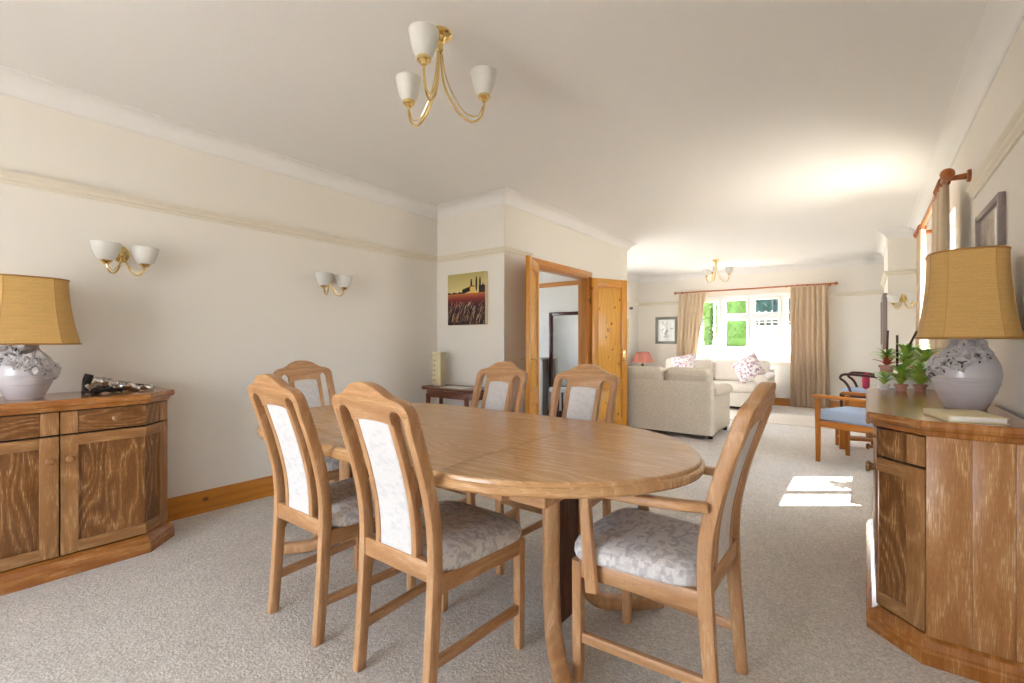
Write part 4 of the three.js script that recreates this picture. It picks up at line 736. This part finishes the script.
/* ================= PLANTS BY THE SIDE WINDOW ================= */
{
  const t = thing('plant_cabinet', 'white low cabinet with plants on top beyond the right sideboard', 'cabinet', [0.27, 0, -3.79]);
  mk('body', bbox(-0.21, 0.2, 0, 0.93, -0.05, 0.05, 0.004), M.white, t); mk('cabinet_top', bbox(-0.225, 0.2, 0.93, 0.955, -0.053, 0.053, 0.005), M.white, t); mk('door_panel', bbox(-0.222, -0.209, 0.1, 0.88, -0.045, 0.045, 0.004), M.white, t);
}
function leafBlade(L, w, droop, up) { // pointed leaf along +x, arching
  const r = []; for (let k = 0; k <= 5; k++) { const q = k / 5, ww = w * Math.pow(Math.sin(Math.PI * (0.12 + 0.86 * q)), 0.8), x = L * q * Math.cos(up * (1 - q * 0.3)), y = L * (Math.sin(up) * q - droop * q * q); r.push([V(x, y + 0.15 * ww, -ww), V(x, y - 0.001, 0), V(x, y + 0.15 * ww, ww), V(x, y + 0.0015, 0)]); }
  return fin(loft(r), 0.8);
}
const LV = [0, 1, 2, 3].map(i => uvs(leafBlade(rr_(0.085, 0.12), rr_(0.010, 0.016), rr_(0.2, 0.6), rr_(0.5, 1.1))));
function plant(name, label, pos, n, scale, mats, potR, potH, stems, potMat) {
  const t = thing(name, label, 'plant', pos, 0);
  mk('pot', lathe([[0, 0], [potR * 0.75, 0], [potR, potH], [potR * 1.08, potH], [potR * 1.08, potH - 0.012], [potR * 1.02, potH - 0.014], [potR * 0.95, potH - 0.012], [0, potH - 0.014]], 18), potMat || M.terracotta, t);
  for (let i = 0; i < n; i++) { const m = new THREE.Mesh(LV[i % 4], mats[i % mats.length]); m.name = 'leaf'; m.castShadow = m.receiveShadow = true; t.add(m); m.position.y = potH - 0.005 + 0.03 * scale * (i % 3); m.rotation.set(0, i * 2.4 + rr_(-0.2, 0.2), rr_(-0.15, 0.35)); m.scale.setScalar(scale * rr_(0.8, 1.15)); }
  for (const [dx, dz, h, lean] of stems) mk('stem', tube([[dx, potH - 0.02, dz], [dx + lean * 0.4, potH + h * 0.5, dz], [dx + lean, potH + h, dz]], 0.007, 10, 6), M.stem, t);
}
const G3 = [M.leaf, M.leaf, M.leafDark];
plant('potted_plant', 'small spiky green plant at the front far corner of the right sideboard', [0.085, TOPY, -3.52], 22, 0.7, [M.leafDark, M.leaf], 0.026, 0.035, [], M.white);
plant('potted_plant', 'bright green plant in the middle of the right sideboard far end', [0.16, TOPY, -3.48], 30, 1.05, G3, 0.03, 0.04, []);
plant('potted_plant', 'bright green plant at the wall side of the right sideboard far end', [0.245, TOPY, -3.52], 34, 1.15, G3, 0.03, 0.04, []);
plant('potted_plant', 'red and green bromeliad with a tall brown stem on the white cabinet', [0.105, 0.955, -3.79], 30, 0.95, [M.leafRed, M.leaf, M.leafDark], 0.04, 0.05, [[0, 0, 0.22, 0.005], [0.05, 0.02, 0.19, 0.0]]);
plant('potted_plant', 'leafy green plant with slanted brown stem on the white cabinet', [0.2, 0.955, -3.79], 34, 1.25, G3, 0.04, 0.045, [[-0.02, 0, 0.22, 0.07]]);
plant('potted_plant', 'leafy green plant on the white cabinet closest to the curtain', [0.285, 0.955, -3.79], 32, 1.15, G3, 0.04, 0.045, []);

plant('potted_plant', 'tall leafy plant on the sill of the side window between the curtains', [XR - 0.0, RY0 + 0.003, -5.1], 40, 1.7, G3, 0.05, 0.06, [[0, 0, 0.12, 0.02]]);

/* ================= THE HALL ================= */
{
  const t = thing('wall_mirror', 'tall dark red framed mirror on the hall wall through the doorway', 'mirror', [-3.43, 1.03, HZ1], 0);
  for (const s of [-1, 1]) { mk('frame_bar', bbox(Math.min(s * 0.31, s * 0.26), Math.max(s * 0.31, s * 0.26), -0.56, 0.56, 0, 0.04, 0.008), M.mahogany, t); mk('frame_bar', bbox(-0.26, 0.26, Math.min(s * 0.56, s * 0.51), Math.max(s * 0.56, s * 0.51), 0, 0.04, 0.008), M.mahogany, t, { grain: 'x' }); }
  mk('mirror_glass', bbox(-0.27, 0.27, -0.52, 0.52, 0.004, 0.014, 0), M.mirror, t);
  const cover = (label, pos, turn, w) => {
    const c = thing('radiator_cover', label, 'radiator cover', pos, turn);
    mk('cover_top', bbox(-w / 2 - 0.02, w / 2 + 0.02, 0.9, 0.925, -0.11, 0.13, 0.005), M.white, c); mk('body', bbox(-w / 2, w / 2, 0, 0.9, -0.11, 0.09, 0.002), M.mesh, c);
    const n = Math.round(w / 0.32); for (let i = 0; i <= n; i++) mk('stile', bbox(-w / 2 + i * w / n - 0.035, -w / 2 + i * w / n + 0.035, 0, 0.9, 0.088, 0.112, 0.003), M.white, c);
    mk('rail', bbox(-w / 2, w / 2, 0.76, 0.86, 0.088, 0.11, 0.003), M.white, c); mk('rail', bbox(-w / 2, w / 2, 0, 0.1, 0.088, 0.11, 0.003), M.white, c);
  };
  cover('white radiator cover with grey mesh panels beside the hall mirror', [-4.22, 0, HZ1 + 0.12], 0, 0.9);
  cover('white radiator cover with grey mesh panels facing the hall mirror', [-3.75, 0, HZ0 - 0.12], Math.PI, 1.1);
  struct('trim_' + (++tn), [run(railSec(2.0), [HX, HZ1], [XD - 0.12, HZ1], [0, 1], 0, 0)], M.pineFrame, { grain: 'x' });
  struct('baseboard_hall', [run(baseSec, [HX, HZ1], [XD - 0.12, HZ1], [0, 1], 0, 0)], M.mahogany, { grain: 'x' });
  const st = thing('stool', 'small white topped stool in the hall below the mirror', 'stool', [-3.35, 0, -5.5]);
  mk('stool_top', new THREE.CylinderGeometry(0.15, 0.15, 0.05, 24).translate(0, 0.5, 0), M.white, st); for (let i = 0; i < 4; i++) { const a = i * 1.571 + 0.78; mk('leg', sweep([V(Math.cos(a) * 0.15, 0, Math.sin(a) * 0.15), V(Math.cos(a) * 0.1, 0.48, Math.sin(a) * 0.1)], circ(0.014), XA), M.mahogany, st); }
}

/* ================= THE GARDEN ================= */
{
  struct('ground_gravel', [bbox(-40, 40, -0.45, -0.25, -11.2, ZF - 0.3, 0), bbox(XR + 0.3, 40, -0.45, -0.25, ZF - 0.3, 30, 0), bbox(-40, -6, -0.45, -0.25, ZF - 0.3, 30, 0), bbox(-6, XR + 0.3, -0.45, -0.25, ZB + 0.3, 30, 0)], M.gravel);
  // the garden climbs away from the far window
  const bankY = (z) => z > -11 ? -0.25 : z > -22 ? mix(-0.25, 1.84, (-11 - z) / 11) : mix(1.84, 2.2, (-22 - z) / 18);
  const prof = [-11, -13, -16, -19, -22, -28, -40], bk = [];
  for (const x of [-30, -15, -8, -4, 0, 6, 20]) bk.push([...prof.map(z => V(x, bankY(z) + (z < -11 ? 0.05 * Math.sin(x * 1.7 + z) : 0), z)), V(x, -0.5, -40), V(x, -0.5, -11)]);
  struct('ground_bank', [loft(bk)], M.lawn, { crease: 1 });
  const bush = (name, label, cat, pos, sx, sy, sz, mat, n, size) => {
    const t = thing(name, label, cat, pos), leaves = [];
    for (let i = 0; i < n; i++) { const a = rnd() * 6.283, v = Math.acos(rr_(-0.9, 1)), e = 0.6, pw = (q) => Math.sign(q) * Math.pow(Math.abs(q), e); const p = V(sx / 2 * pw(Math.sin(v) * Math.cos(a)), sy / 2 * (1 + pw(Math.cos(v))), sz / 2 * pw(Math.sin(v) * Math.sin(a))); const g = new THREE.TetrahedronGeometry(size * rr_(0.6, 1.3), 0); g.rotateX(rnd() * 6); g.rotateY(rnd() * 6); g.translate(p.x, p.y, p.z); leaves.push(g); }
    const core = new RoundedBoxGeometry(sx * 0.94, sy * 0.97, sz * 0.94, 2, Math.min(sx, sy, sz) * 0.3).translate(0, sy / 2 - 0.015 * sy, 0);
    const m = mk('foliage', [core, ...leaves], mat, t, { crease: 0.1 }); m.userData.kind = 'stuff';
  };
  bush('hedge', 'bright green clipped hedge outside the far window', 'hedge', [-3.72, bankY(-18) - 0.15, -18], 1.15, 2.1, 0.9, M.hedge, 1600, 0.07);
  bush('shrub', 'narrow green shrub outside the left casement', 'shrub', [-4.62, bankY(-18) - 0.1, -18], 0.26, 1.7, 0.4, M.hedge, 500, 0.06);
  bush('tree', 'dark green tree behind the railings outside the far window', 'tree', [-2.2, bankY(-28) - 0.1, -28], 5.5, 3.6, 1.8, M.darkGreen, 2200, 0.18);
  const sh = thing('garden_shed', 'pale blue grey garden shed outside the left casement', 'shed', [-7.1, bankY(-24) - 0.1, -24.5], 0.1);
  mk('wall', bbox(-0.95, 0.95, 0, 1.35, -0.7, 0.7), M.shed, sh); mk('roof', bbox(-1.05, 1.05, 1.35, 1.45, -0.85, 0.85), M.fence, sh); mk('window', bbox(0.1, 0.6, 0.6, 1.1, 0.69, 0.72), M.fence, sh); mk('door_board', bbox(-0.6, -0.05, 0.02, 1.2, 0.69, 0.72), M.fence, sh);
  const fe = thing('garden_fence', 'low pale picket fence along the top of the garden bank', 'fence', [0, bankY(-21.9) - 0.06, -21.9]);
  mk('rail', bbox(-6.5, 3.5, 0.58, 0.63, -0.02, 0.02), M.fence, fe, { grain: 'x' }); mk('rail', bbox(-6.5, 3.5, 0.2, 0.25, -0.02, 0.02), M.fence, fe, { grain: 'x' });
  for (let i = 0; i < 42; i++) mk('picket', bbox(-6.5 + i * 0.24, -6.43 + i * 0.24, 0, 0.7, 0.02, 0.035, 0.004), M.fence, fe);
  const ra = thing('railings', 'tall dark railings in front of the tree outside the far window', 'fence', [0, bankY(-25) - 0.05, -25]);
  mk('rail', bbox(-3.6, 1.6, 1.35, 1.41, -0.02, 0.02), M.black, ra); mk('rail', bbox(-3.6, 1.6, 0.2, 0.26, -0.02, 0.02), M.black, ra); for (let i = 0; i < 22; i++) mk('bar', bbox(-3.55 + i * 0.24, -3.51 + i * 0.24, 0, 1.55, -0.02, 0.02, 0.004), M.black, ra);
}

renderer.render(scene, camera);
